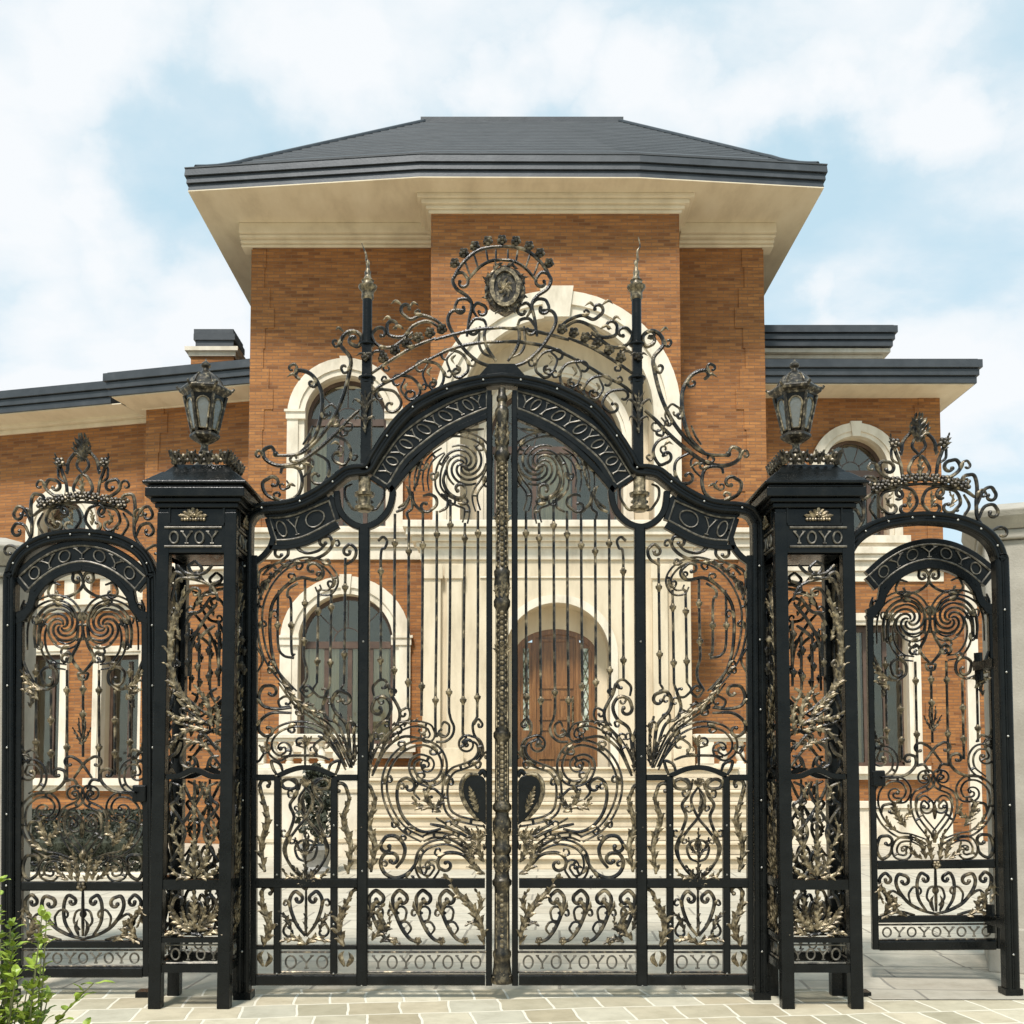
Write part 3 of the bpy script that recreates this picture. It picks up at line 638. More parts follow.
inner = [
 # pinwheel under the arch
 ([(424, 449), (432, 443), (440, 438), (454, 434), (470, 436), (483, 443), (489, 454), (489, 468), (483, 481), (476, 491), (475, 500), (478, 511)], 1.7, 'd'),
 ([(446, 470), (443.5, 481), (448, 492), (457, 498), (464, 496), (465.5, 490.5)], 1.7, 'c'),
 ([(447, 455), (441, 464), (438, 475), (438.6, 487.6), (446, 497), (457, 503), (466, 507), (467, 514), (465, 523)], 1.7, 'd'),
 ([(443, 450), (434, 456), (428, 464), (425, 478), (426.5, 491)], 1.5, 'd'), ([(430, 447), (420, 457), (415, 466), (412, 478), (412.5, 491)], 1.5, 'd'),
 ([(411, 491), (408.5, 500), (404, 508), (396, 512)], 1.5), ([(412.5, 492), (414, 503), (423, 513)], 1.5),
 ([(423, 496), (430, 494.5), (436, 498), (436.5, 505), (430, 511)], 1.5, 'c'), ([(441, 494), (447, 498), (447, 507), (439, 512)], 1.4),
 ([(412, 498), (412, 508), (407, 513), (409, 520)], 1.4), ([(398, 508), (405, 503), (410, 497)], 1.3), ([(437, 430), (455, 428), (478, 424)], 1.3), ([(447, 432), (465, 431), (484, 429)], 1.2),
 # lower swirls
 ([(483, 823.6), (471, 821.6), (456.5, 817.5), (448, 810), (445, 795), (446.5, 780.5), (453, 770.5), (464.7, 766), (475, 761), (480.5, 752), (478, 742), (469, 738)], 1.9, 'dcc'),
 ([(422.6, 839.7), (405, 830), (393, 815.4), (385.7, 797), (384.6, 780.5), (388.7, 766), (397, 754), (409, 745.7), (423.6, 742.6), (436, 747.7), (443, 758), (444, 770), (438, 780.5), (427.7, 783.6), (417.5, 779.5), (412, 770), (413, 761), (420, 757), (428, 759)], 1.9, 'dc'),
 ([(422.6, 839), (434, 835), (450, 837), (462.6, 844), (473, 856)], 1.9, 'd'),
 ([(441, 829), (425, 832), (411, 826), (401, 813), (397, 797), (399, 783), (406, 778), (412, 780.5)], 1.6, 'c'),
 ([(475, 842), (460, 833), (444, 827), (430, 824)], 1.5), ([(474, 835), (462, 829), (450, 822)], 1.4),
 ([(472, 858.5), (462.6, 848), (448, 842), (432, 844), (421, 852), (417.5, 864.7), (421.6, 876), (430, 878), (436, 871)], 1.8, 'dc'),
 ([(473, 866), (462.6, 855), (448, 852.5), (439, 858.5), (438.5, 866.7), (443, 870)], 1.6, 'c'),
 ([(419.5, 854), (415, 864.7), (407, 874), (395, 878), (384.6, 873), (380.5, 862.6), (384.6, 854), (392, 853)], 1.8, 'c'),
 ([(396, 868), (403, 858.5), (404.5, 847), (397, 837), (387, 836.5), (381.5, 843)], 1.8, 'c'),
 ([(441, 727), (444, 722), (449, 725), (449, 732)], 1.2, 'c'), ([(474, 725), (478, 719), (482, 723)], 1.2, 'c'), ([(482, 757), (486, 752), (488, 756)], 1.1, 'c'),
 ([(420, 800), (414, 792), (418, 784)], 1.2, 'c'), ([(432, 812), (440, 806), (442, 797), (436, 790)], 1.3, 'c'), ([(436, 818), (446, 824)], 1.1),
 ([(372, 750), (375, 729), (386.7, 719), (391, 706.7), (385, 697), (375.5, 699), (372, 707)], 1.7, 'c'),
 ([(378, 762), (386.7, 737.5), (397, 725), (399.5, 711), (391, 694), (388, 684), (384, 688)], 1.6), ([(374, 696), (373, 687), (378, 681)], 1.3, 'c'),
 ([(370, 772), (380.5, 747.7), (393, 733), (412, 724), (427.7, 726), (432, 732)], 1.6, 'dc'), ([(372, 776), (385, 750), (402, 737), (420, 738)], 1.4), ([(369, 766), (371, 742), (368, 728)], 1.4),
 ([(404, 727), (410, 716), (408, 708), (402, 710)], 1.2, 'c'),
]
outer = [
 ([(295, 693), (276.5, 673), (265, 653), (260, 626), (261.6, 603), (271.6, 581.5), (286.5, 566.5), (305, 560), (322, 563), (333, 573), (335.5, 583), (330, 592), (321, 592), (317.5, 586)], 1.7, 'd'),
 ([(293, 690), (278, 671), (271.6, 650), (270, 623), (273, 603), (285, 587), (300, 578), (315, 580), (322, 577), (323, 571), (317, 564.5)], 1.6, 'c'),
 ([(305, 561), (322, 556), (332, 546), (330, 537), (323.5, 537)], 1.6, 'c'), ([(310, 553), (300, 551), (295, 545)], 1.3, 'c'), ([(296, 545), (305, 553), (318, 551), (326, 544)], 1.3),
 ([(281.5, 561), (288, 555), (287, 548), (280, 547.5)], 1.5, 'c'), ([(344, 566), (354, 559), (356, 550), (350, 544.5), (345, 548)], 1.5, 'c'),
 ([(262, 600), (258.5, 585), (260, 572), (268, 566)], 1.3, 'c'), ([(263, 575), (272, 566), (285, 560)], 1.2),
 ([(291.6, 707.7), (277, 709), (263.4, 706), (259, 697), (263, 687), (270.5, 685.5)], 1.6, 'c'), ([(291.6, 713), (272, 713), (260.5, 721), (259, 730), (263.4, 735)], 1.6, 'c'),
 ([(290, 706), (281, 707), (278.5, 701), (283, 697)], 1.2, 'c'), ([(259, 745), (264, 752), (260, 760)], 1.2, 'c'), ([(258, 672), (263, 660), (259, 650)], 1.2, 'c'),
 ([(348, 769), (335, 742.5), (324, 731.6), (309, 725), (293, 724.5), (278, 730), (269.7, 741), (271, 752), (279, 758), (286, 755)], 1.8, 'dc'),
 ([(280.6, 681.6), (298, 705), (315, 717.5), (332, 731.6), (349, 766)], 1.9, 'd'), ([(280, 676), (292, 694), (303, 707), (322, 719)], 1.5),
 ([(351.7, 766), (349, 739), (346, 724), (335, 711), (332.5, 700), (338, 691.5), (347, 693.5)], 1.7, 'c'),
 ([(352, 768), (340, 727), (328, 719), (323, 708), (325.6, 696), (330, 684)], 1.5), ([(353, 760), (354, 735), (350, 716)], 1.4), ([(346, 766), (328, 742), (318, 736)], 1.3),
 ([(344, 684), (341, 689), (345, 691)], 1.2), ([(317, 683), (313, 690), (318, 696)], 1.2, 'c'), ([(300, 690), (306, 697), (313, 692), (310, 687)], 1.3, 'c'),
 ([(281, 757), (295, 755.5), (318, 756), (330, 760)], 1.3), ([(296, 745), (305, 747), (306, 739), (300, 738)], 1.1, 'c'), ([(305, 767), (305, 745)], 1.2), ([(318, 756), (314, 746), (320, 740)], 1.2, 'c'),
 ([(277, 775), (273, 768), (272, 761), (280, 764), (283, 772)], 1.5), ([(335, 775), (338, 768), (339, 761), (331, 764), (328, 772)], 1.5),
 # wicket
 ([(291.6, 789), (284.5, 788), (282, 782.5), (289, 779), (297, 784.7), (296, 795), (290, 805), (294, 817.5), (288, 836), (284, 851), (292.7, 868.5), (305, 881)], 1.6, 'C'),
 ([(320.6, 789), (327.5, 788), (330, 782.5), (323, 779), (315, 784.7), (316, 795), (322, 805), (318, 817.5), (324, 836), (328, 851), (319.3, 868.5), (307, 881)], 1.6, 'C'),
 ([(306, 787), (299, 800), (306, 817.5), (316, 830), (326, 846), (324, 862)], 1.4), ([(306, 787), (313, 800), (306, 817.5), (296, 830), (286, 846), (288, 862)], 1.4),
 ([(306, 778), (306, 786)], 1.3), ([(301, 779), (299, 790)], 1.1), ([(311, 779), (313, 790)], 1.1),
 ([(306, 862), (298, 858), (295, 848), (299, 842)], 1.2, 'c'), ([(306, 862), (314, 858), (317, 848), (313, 842)], 1.2, 'c'),
 # bottom panel under the wicket
 ([(305.5, 936), (297, 925), (291, 910), (290, 899), (295, 891.5), (301, 895)], 1.7, 'c'), ([(306.5, 936), (315, 925), (321, 910), (322, 899), (317, 891.5), (311, 895)], 1.7, 'c'),
 ([(306, 888), (306, 936)], 1.3), ([(299, 925), (290, 920), (284, 928)], 1.2, 'c'), ([(313, 925), (322, 920), (328, 928)], 1.2, 'c'),
]
strokes(G, leafL, [(p, 1.25) for p in G.pinwheel((464, 465), 22, 6, -1, .5, 3.7)]); strokes(G, leafL, inner, tend=True); strokes(G, leafL, outer, tend=True)
S4 = []
for o in (-23.5, 0, 23.5, 47):
    S4.append(([(418 + o, 942), (410 + o, 939), (402.5 + o, 929.5), (396.7 + o, 917), (393.5 + o, 906), (393 + o, 897), (399 + o, 890.5), (405.5 + o, 894.5)], 1.8, 'c'))
    S4.append(([(398.5 + o, 921), (404.5 + o, 920), (406.5 + o, 913)], 1.15, 'c')); S4.append(([(407 + o, 935), (411 + o, 929), (409 + o, 924)], 1.1, 'c'))
    mb = MB(); G.rosette(mb, (418 + o, 940.5), 4, 5, -.015); G.blade(mb, [(395 + o, 912), (397 + o, 904), (402 + o, 900), (405 + o, 902)], 2.6, -.02); G.blade(mb, [(394 + o, 912), (390.5 + o, 906), (390 + o, 900)], 2, -.02); mb.build('leaf_ornament', M['bronze'], leafL)
strokes(G, leafL, S4, tend=True)
# bronze acanthus leaves
acan = [
 ([(265, 872), (262, 845), (268, 820), (262, 795), (260, 786)], 6, 6), ([(348, 874), (351, 845), (344, 820), (349, 800), (346, 787)], 6, 6), ([(371, 872), (375, 845), (369, 825), (375, 803), (371, 788)], 6.5, 6),
 ([(264, 946), (270, 925), (263, 905), (262, 892)], 7, 5), ([(344, 946), (339, 925), (346, 905), (352, 892)], 7, 5),
 ([(484, 944), (481, 925), (470, 905), (457, 892), (448, 878), (441, 877)], 6.5, 6), ([(483, 930), (474, 922), (467, 924)], 4, 3), ([(478, 915), (481, 900), (476, 890)], 4.5, 3),
 ([(485, 874), (474, 866), (470, 850), (474, 836)], 5.5, 4), ([(484, 862), (478, 848), (480, 832)], 5, 4), ([(484, 850), (488, 838), (484, 826)], 4, 3), ([(475, 858), (466, 852), (462, 843)], 4, 3), ([(478, 840), (470, 834), (466, 828)], 4, 3),
 ([(441, 812), (432, 806), (426, 796), (430, 787)], 5, 4), ([(428, 808), (419, 806), (414, 799)], 4.5, 3), ([(432, 810), (440, 803), (444, 795)], 4, 3),
 ([(424, 769), (421, 764), (424, 760)], 2.5, 2), ([(300, 560), (284, 567), (272, 578), (264, 590)], 4, 5), ([(270, 577), (262, 590), (260, 605)], 3.5, 4),
 ([(283, 684), (296, 700), (312, 712), (328, 726)], 4.5, 6), ([(313, 712), (322, 712), (326, 718)], 3, 3), ([(300, 704), (310, 704), (316, 709)], 3, 3), ([(318, 578), (322, 574), (324, 568)], 2.5, 2),
 ([(305, 886), (298, 878), (288, 876), (284, 870)], 4.5, 3), ([(305, 886), (313, 878), (322, 876), (328, 870)], 4.5, 3), ([(305, 890), (301, 875), (294, 866)], 4, 3), ([(307, 890), (311, 875), (318, 866)], 4, 3), ([(306, 890), (306, 872), (306, 858)], 4, 4),
 ([(306, 860), (306, 845), (306, 828)], 3.4, 4), ([(306, 855), (299, 848), (296, 838)], 3, 3), ([(306, 855), (313, 848), (316, 838)], 3, 3),
 ([(306, 812), (303, 800), (306, 790)], 3.2, 2), ([(306, 944), (296, 938), (284, 940)], 5, 3), ([(306, 944), (316, 938), (328, 940)], 5, 3), ([(292, 930), (287, 918), (281, 912)], 4, 3), ([(320, 930), (325, 918), (331, 912)], 4, 3), ([(306, 935), (306, 920), (306, 905)], 3, 3),
 ([(372, 940), (383, 925), (378, 912), (384, 904)], 5.5, 4), ([(378, 935), (388, 928), (390, 918)], 4, 3), ([(372, 930), (369, 918), (374, 910)], 4, 3), ([(380, 942), (390, 938), (399, 942)], 4, 3),
 ([(264, 966), (260, 956), (265, 950)], 4.5, 2), ([(266, 966), (271, 958), (268, 951)], 4.5, 2), ([(345, 966), (341, 956), (345, 950)], 4.5, 2), ([(347, 966), (352, 958), (349, 951)], 4.5, 2),
 ([(414, 492), (418, 480), (422, 462), (432, 452)], 2.6, 4), ([(411, 500), (409, 490), (405, 486)], 3, 2), ([(460, 466), (466, 468), (470, 474)], 3, 2), ([(352, 764), (347, 745), (340, 735)], 3.5, 4), ([(354, 766), (356, 750), (353, 736)], 3, 4), ([(370, 772), (372, 756), (378, 744)], 3, 4), ([(392, 726), (400, 722), (410, 722), (418, 719)], 3, 4),
]
strokes(G, leafL, [(sp[::1], 1.7, 'c') for sp, w_, lb in acan[:5]] , mat=M['column'])
for sp, w_, lb in acan:
    mb = MB(); G.leaf(mb, sp, w_, lb, -.018); mb.build('leaf_ornament', M['bronze'] if w_ > 4 else M['bronze_d'], leafL)
for c, a, l in (((480, 842), (60, 95, 130, 160, 200, 235), 15), ((306, 787), (60, 90, 120), 7), ((307, 746), (70, 90, 110), 9)):
    mb = MB(); G.sprig(mb, c, a, l, 2.8, 3, -.02); mb.build('leaf_ornament', M['bronze'], leafL)
# bottom letter strips
for x0, x1, seq in ((282, 331, 'OYO'), (369, 485, 'YOYOYOYO')):
    letters(G, [(x0, 953), (x0 / 2 + x1 / 2, 953), (x1, 953)], [(x0, 971), (x0 / 2 + x1 / 2, 971), (x1, 971)], seq, 1.0, 0, .02).build('lettering', M['letter'], leafL)
    mb = MB()
    for y in (952, 972): G.sweep(mb, cr([(x0 - 1, y), (x1 + 1, y)]), 1.2, 6, 0, ends=1)
    mb.build('letter_rail', M['bronze_d'], leafL)
# dark lock plate with bronze rim and feather
poly = [(486, 782), (483, 777), (476, 774.5), (468.5, 776), (463.5, 782), (463, 791), (466.5, 802), (473, 812), (480, 820), (486, 825)]
q = [G.w(v) for v in cr(poly, 4)]
mb = MB(); mb.prism([(v.x, v.z) for v in q], YG - .035, YG - .005); lp = mb.build('lock_plate', M['iron'], leafL, False, .006)
mb = MB(); G.sweep(mb, cr([(478, 774.5), (468, 775), (462, 783), (462, 795), (468, 808), (478, 820)]), 2.4, 7, -.03, ends=.5); mb.build('rim', M['bronze'], lp)
mb = MB(); G.leaf(mb, [(478, 812), (474, 800), (470, 788)], 4, 5, -.045); mb.build('feather', M['bronze'], lp)
mb = MB(); G.sweep(mb, cr([(486, 777), (483, 771), (479, 775)]), 2.5, 7, -.02); mb.build('handle', M['iron'], lp)

leafR = mirror_tree(leafL, 'gate_leaf', (-hinge.x, YG, 0), 'right leaf of the big double gate, plain black edge beside the bronze column', 'gate leaf', 'leaves of the main double gate')
# turned bronze column on the closing edge of the left leaf
mb = MB(); Yc = YG - .035; Zc = lambda y: G.w((U0, y)).z
prof = [(12, 982), (12.5, 978), (11.5, 975), (10, 966), (9.3, 958), (10.4, 955), (10.6, 951), (9, 949), (8.6, 890), (9, 886), (11, 884), (11.2, 880), (9, 878), (8, 872), (9.6, 866), (9.8, 858), (8.4, 854), (10.6, 851), (10.8, 847), (8.6, 844), (8.8, 836), (10.8, 830), (11, 822), (8, 816), (7.8, 812), (10.8, 809), (10.8, 805), (8.4, 802), (8.2, 772), (8.2, 740), (10, 737), (10, 733), (8, 731), (7.6, 640), (7.6, 610), (9.5, 607), (9.8, 602), (8, 599), (8.4, 592), (9.4, 586), (8.6, 579), (9.2, 576), (9.4, 572), (7.6, 570), (7.2, 500), (7.2, 462), (9, 459.5), (9.4, 455), (7.4, 452), (7, 448), (8.6, 445), (8.4, 441), (6.4, 437), (7, 425), (8, 418), (8.2, 412), (6, 409), (5, 404), (6.6, 402), (6.6, 399), (4.6, 396), (4.4, 390)]
mb.lathe(0, Yc, [(r * k * .86, Zc(y)) for r, y in prof], 20)
col = mb.build('column', M['column'], leafL)
mb = MB()
for y0, y1, st in ((464, 568, 5), (612, 728, 5), (742, 800, 4.5), (892, 947, 5)):
    y = y0 + 2
    while y < y1:
        mb.ball((0, Yc - 6.4 * k, Zc(y)), 2.3 * k, 7, 4)
        for sg in (-1, 1): mb.ball((sg * 3.6 * k, Yc - 5.5 * k, Zc(y + st / 2)), 1.2 * k, 6, 4)
        y += st
    for sg in (-1, 1): mb.box(sg * 5.4 * k - .004, sg * 5.4 * k + .004, Yc - 6 * k, Yc - 4 * k, Zc(y1), Zc(y0))
mb.build('beading', M['bronze'], col)
mb = MB()
for y, l in ((437, 22), (592, 14), (830, 18), (975, 10), (866, 10), (650, 10), (520, 12)):
    for dx in (-6, 0, 6): G.leaf(mb, [(U0 + dx * .6, y + l / 2), (U0 + dx, y), (U0 + dx * .8, y - l / 2)], 2.6, 3, -.035 - 8.2 * k + abs(dx) * .003)
mb.build('leaf_ornament', M['bronze'], col)
# ================================================================== side gates (left one traced, right one its twin standing ajar)
YS = 7.72
S = Plane(YS, 83)
sx0 = S.w((83, 767)).x
sfL = thing('side_gate_archway', 'black arched iron frame left of the left pillar, with a pointed scroll crest', 'gate frame', (sx0, YS, 0), 'arched frames of the side gates')
SA = [(9.5, 993), (10.5, 780), (11.5, 596), (13, 575), (19, 560), (30, 549), (46, 541), (64, 537), (83, 535.5)]
path = cr(SA, 6); full = path + S.mir(path)[::-1][1:]
mb = MB(); S.rail(mb, full, 12, .1); t = mb.build('arch_rail', M['iron'], sfL)
mb = MB()
for s in (offs(full, 3.2), offs(full, -3.2)): S.sweep(mb, s, 2.5, 8, -.047, ends=1)
mb.build('moulding', M['iron'], t)
rv = along(SA[:3], 6) + along(SA[3:], 4); rivets(S, t, rv + S.mir(rv), -.06)
def dxs(pts): return [(83 - dx, y) for dx, y in pts]
cl = [
 ([(67, 556), (53, 538.7), (51, 523.5), (52, 506), (49.5, 495), (43, 494.5)], 1.6, 'c'), ([(52, 523.5), (58, 510), (65, 506.5), (69, 512)], 1.5, 'c'), ([(53, 537), (58, 526), (66, 523.5), (70, 528)], 1.5, 'c'),
 ([(67, 556), (63, 551), (70, 546)], 1.3, 'c'), ([(18, 498), (29, 495.5), (37, 488), (34, 480), (27, 480.5)], 1.6, 'c'), ([(22, 497), (34, 500), (44, 498)], 1.3),
 ([(0, 502), (20, 503.5), (40, 509), (50, 516)], 1.6), ([(15, 499), (17, 483), (20.5, 473), (23, 465)], 1.5), ([(16, 474), (14, 461), (6, 452), (0, 450)], 1.5), ([(3, 498), (9.5, 489), (5, 478), (0, 474)], 1.5),
 ([(14, 505), (6, 509), (2.5, 520), (8, 529)], 1.5, 'cC'), ([(22, 507), (33, 510), (37, 521), (31, 529)], 1.5, 'cC'), ([(40, 513), (45, 524), (40, 534)], 1.3, 'c'), ([(0, 474), (6, 466), (3, 458), (0, 455)], 1.3),
 ([(17, 483), (24, 478), (25, 470)], 1.2, 'c'),
]
strokes(S, sfL, [(dxs(e[0]),) + e[1:] for e in cl], both=True, tend=True)
mb = MB(); c = S.w((83, 445)); kk = S.k
for dx in (-4, 0, 4): S.leaf(mb, [(83 + dx * .4, 462), (83 + dx, 448), (83 + dx * .7, 436)], 4, 4, -.02 + abs(dx) * .002)
for sg in (-1, 1):
    S.leaf(mb, [(83, 458), (83 + sg * 7, 452), (83 + sg * 8, 445)], 3, 3); S.leaf(mb, [(83, 448), (83 + sg * 5, 443), (83 + sg * 7, 438)], 2.5, 2)
mb.build('bud', M['column'], sfL)
for dx, y in ((22, 463), (-22, 463)):
    mb = MB(); S.rosette(mb, (83 + dx, y), 5); S.leaf(mb, [(83 + dx, y + 8), (83 + dx * 1.15, y), (83 + dx * 1.2, y - 7)], 3, 3); mb.build('rosette', M['bronze_d'], sfL)
for dx in (-40, -31, -22, -13, -4, 5, 14, 23, 32, 40):
    mb = MB(); S.rosette(mb, (83 + dx, 497 + dx * dx * .0055), 5.2, 5, -.025); mb.build('rosette', M['bronze_d'], sfL)
mb = MB(); S.leaf(mb, [(83, 499), (83, 488), (83, 478)], 4, 3); mb.build('leaf_ornament', M['bronze'], sfL)
for o in (-22, 22, -8, 8):
    mb = MB(); S.leaf(mb, [(83 + o * 1.2, 526), (83 + o * 1.35, 519), (83 + o * 1.2, 512)], 3, 3); mb.build('leaf_ornament', M['bronze'], sfL)
for sg in (0, 1):
    q = S.w((9.5, 993)); x = q.x if not sg else 2 * sx0 - q.x
    box('foot', M['iron'], sfL, x - .055, x + .055, YS - .06, YS + .06, 0, .04)

slL = thing('side_gate_leaf', 'closed narrow iron leaf filling the left side gate, twin pinwheel scrolls on top', 'gate leaf', (sx0, YS, 0), 'leaves of the side gates')
def sst(pts, w, d=.055, name='stile', riv=0, both=False):
    for mm in ((0, 1) if both else (0,)):
        mb = MB(); q = cr(pts, 4) if len(pts) > 2 else pts; S.rail(mb, S.mir(q) if mm else q, w, d); o = mb.build(name, M['iron'], slL)
        if riv: rivets(S, o, along(S.mir(pts) if mm else pts, riv), -d / 2 - .002)
sst([(20.5, 615), (19.5, 780), (19, 976)], 6.5, both=True)
sst([(35, 592), (32.5, 604), (28, 612), (18, 617)], 8.5, .062, 'shoulder', both=True)
sst([(23, 886), (143, 886)], 9, .05, 'rail'); sst([(23, 944), (143, 944)], 7, .045, 'rail'); sst([(23, 972), (143, 972)], 10, .055, 'rail')
sst([(17, 622), (25, 618), (30, 606), (34, 600), (46, 584), (63, 573), (83, 568.5)], 6, .06, 'arch_rail', both=True)
FA = [(20, 577), (39, 561), (60, 550), (83, 546), (106, 550), (127, 561), (146, 577)]; FB = [(30, 589.5), (45, 576), (62, 566.5), (83, 562), (104, 566.5), (121, 576), (136, 589.5)]
frieze(S, slL, FA, FB, 'OYOYOYO')
X = lambda pts: [(83 + x - 85.6, y) for x, y in pts]
strokes(S, slL, [(X(e[0]),) + e[1:] for e in [
 ([(88.5, 640), (87.5, 625), (90, 613), (98.5, 602), (112.5, 597.5), (126.6, 601), (138, 611), (143, 627), (143.5, 650)], 1.7, 'd'),
 ([(88.5, 628), (91, 640), (100, 646), (110, 644), (117, 636)], 1.6, 'd'),
 ([(93, 618), (100, 608), (112, 604), (123, 608), (131, 618), (134, 632), (133, 648)], 1.6),
 ([(117, 617), (123, 624), (126.5, 636), (124, 652), (115, 664), (103, 667)], 1.7, 'd'), ([(112, 609), (122, 613), (129, 625), (130.5, 646)], 1.4),
 ([(88, 638), (91.5, 647), (96.5, 657), (93.5, 664), (85.6, 673)], 1.6), ([(96.5, 658), (100, 652.5), (105.5, 655)], 1.4, 'c'), ([(85.6, 673), (90.5, 673.5), (89.5, 678)], 1.3, 'c'),
 ([(86.6, 582), (82.6, 573.5), (76.5, 573), (75, 578)], 1.5, 'c'), ([(86.6, 580), (83, 589), (72, 596), (60, 597)], 1.5, 'b'), ([(108, 585), (116, 583), (120, 590)], 1.2, 'c'),
 ([(121, 690), (112, 683), (112, 672), (120, 667), (127, 672), (126, 681)], 1.5, 'c'), ([(121, 690), (132, 686), (141, 672), (145, 661)], 1.5), ([(27, 600), (24, 609), (27, 614)], 1.2),
 # lower heart
]], both=True, tend=True)
strokes(S, slL, [([(x - 2.6, y) for x, y in p], 1.25) for p in S.pinwheel((107, 626), 18, 5, 1, .2, 3.6)], both=True)
strokes(S, slL, [(dxs(e[0]),) + e[1:] for e in [
 ([(0, 853), (14, 834), (15.5, 821), (10, 815.5), (4, 820)], 1.7, 'dc'), ([(5, 856), (17.6, 838), (21.5, 821), (17.6, 810), (5, 803.5), (1, 796), (4, 788.5), (10, 789)], 1.7, 'dc'),
 ([(9, 862), (25, 856), (39, 853), (53, 840), (60, 822), (57.6, 805.5), (46, 795.5), (33, 796), (26, 806), (30, 816.5), (39, 817.5)], 1.7, 'dc'),
 ([(54.7, 831), (52.7, 823), (46, 821)], 1.4, 'c'), ([(10, 866), (24, 859), (36, 860), (41.5, 868), (40, 876), (34, 878.5)], 1.7, 'dc'), ([(44, 862), (46, 874), (55, 879.5), (60, 870), (57, 857), (50, 855)], 1.6, 'c'),
 ([(52.7, 795.7), (41, 785), (39.5, 772), (46, 763), (56, 763), (60, 770)], 1.7, 'dc'), ([(50, 794), (30, 791), (19, 782), (18, 772), (23, 769)], 1.5, 'c'), ([(18, 781), (9, 780), (4, 789)], 1.4),
 ([(9, 778), (-2, 762.5), (-10, 757)], 1.4, 'c'), ([(16, 768), (17, 778)], 1.3), ([(45, 757), (50, 750), (57, 752)], 1.3, 'c'),
 ([(0, 939), (14, 935), (28, 927), (38, 914), (41, 904), (38, 896.5), (31, 898)], 1.7, 'c'), ([(10, 936), (18, 922), (19, 905), (15, 895.5), (9, 898)], 1.6, 'c'), ([(34, 921), (44, 914), (50, 918)], 1.3, 'c'), ([(44, 930), (54, 915), (58, 902), (52, 895), (47, 899)], 1.6, 'c'),
 ([(3, 930), (9, 922), (8, 914)], 1.1, 'c'), ([(26, 928), (28, 918), (25, 912)], 1.1, 'c'), ([(22, 940), (40, 936), (58, 940)], 1.4),
]], both=True)
strokes(S, slL, [([(83, 890), (83, 936)], 1.5)])
for xo, y0, y1, cs in ((-47, 664, 757, (672, 742)), (-32, 690, 775, (720, 753)), (-16, 670, 782, (690, 747)), (0, 676, 757, (689, 714)), (16, 670, 782, (690, 747)), (32, 690, 775, (720, 753)), (47, 664, 757, (672, 742))):
    mb = MB(); S.sweep(mb, cr([(83 + xo, y0), (83 + xo, (y0 + y1) / 2), (83 + xo, y1)]), 1.4, 7, ends=1); b = mb.build('bar', M['scroll'], slL)
    for cy in cs: mb = MB(); S.collar(mb, (83 + xo, cy), 3.6, 6); mb.build('collar', M['bronze'], b)
for sp, w_, lb in [([(10, 880), (14, 866), (20, 858)], 4.5, 3), ([(4, 882), (6, 866), (10, 850)], 4.5, 4), ([(14, 880), (24, 872), (26, 864)], 4, 3), ([(30, 846), (37, 836), (42, 824), (38, 818)], 5, 5), ([(40, 850), (48, 843), (50, 836)], 4, 3), ([(34, 838), (26, 832), (27, 824)], 4, 3), ([(0, 838), (0, 828), (0, 820)], 4, 2),
   ([(0, 745), (5, 736), (9, 728)], 2.4, 3), ([(0, 740), (3, 728), (3, 718)], 2.2, 3), ([(40, 690), (52, 684), (60, 672)], 4.5, 4), ([(44, 700), (50, 692), (58, 690)], 4, 3), ([(52, 708), (50, 698), (56, 690)], 3.6, 3), ([(50, 760), (58, 752), (60, 744)], 3, 3), ([(54, 938), (48, 924), (54, 912)], 5.5, 4), ([(46, 938), (42, 928), (46, 920)], 4.5, 3), ([(3, 936), (6, 926), (3, 918)], 3.5, 2), ([(30, 942), (42, 936), (56, 942)], 4.5, 3), ([(56, 905), (60, 915), (56, 925)], 4, 3)]:
    for sg in (1, -1):
        mb = MB(); S.leaf(mb, [(83 + sg * dx, y) for dx, y in sp], w_, lb, -.018); mb.build('leaf_ornament', M['bronze'] if w_ > 3.7 else M['bronze_d'], slL)
mb = MB(); S.collar(mb, (83, 855), 4, 9); S.rosette(mb, (83, 886), 4.5, 5, -.035); mb.build('boss', M['bronze'], slL)
letters(S, [(24, 951), (83, 951), (142, 951)], [(24, 965), (83, 965), (142, 965)], 'OYOYOYOYO', 1.0, 0, .01).build('lettering', M['letter'], slL)
mb = MB()
for y in (950, 966): S.sweep(mb, cr([(23, y), (143, y)]), 1.1, 6, 0, ends=1)
mb.build('letter_rail', M['bronze_d'], slL)
p = S.w((141, 792)); mb = MB(); mb.box(p.x - .05, p.x + .05, YS - .045, YS + .03, p.z - .07, p.z + .05); lb_ = mb.build('lock_case', M['iron'], slL, False, .01)
mb = MB(); mb.tube3([(p.x - .02, YS - .045, p.z), (p.x - .02, YS - .09, p.z), (p.x - .09, YS - .095, p.z + .005)], .009, 8); mb.build('handle', M['iron'], lb_)
# right side: twin frame, twin leaf swung inwards
S2 = Plane(YS + .02)
xr = 3.0
sfR = mirror_tree(sfL, 'side_gate_archway', (xr, YS + .03, 0), 'black arched iron frame between the right iron pillar and the grey stone post', 'gate frame', 'arched frames of the side gates')
sfR.scale = (1.11, 1, 1.04); sfR.rotation_euler.y = R(-1.2); sfR.location.x += .045
slR = mirror_tree(slL, 'side_gate_leaf', (3.28, 8.2, .11), 'narrow iron leaf of the right side gate, standing ajar behind its arched frame', 'gate leaf', 'leaves of the side gates', R(-5))
for z in (2.25, .45):
    mb = MB(); x = sx0 * 0 + 3.0 + .54; mb.box(x - .06, x + .03, 7.80, 8.12, z - .03, z + .03); mb.lathe(x - .015, 8.13, [(.028, z - .1), (.028, z + .1)], 12); mb.build('hinge', M['iron'], sfR, False)
slR.rotation_euler.y = R(-1.2)
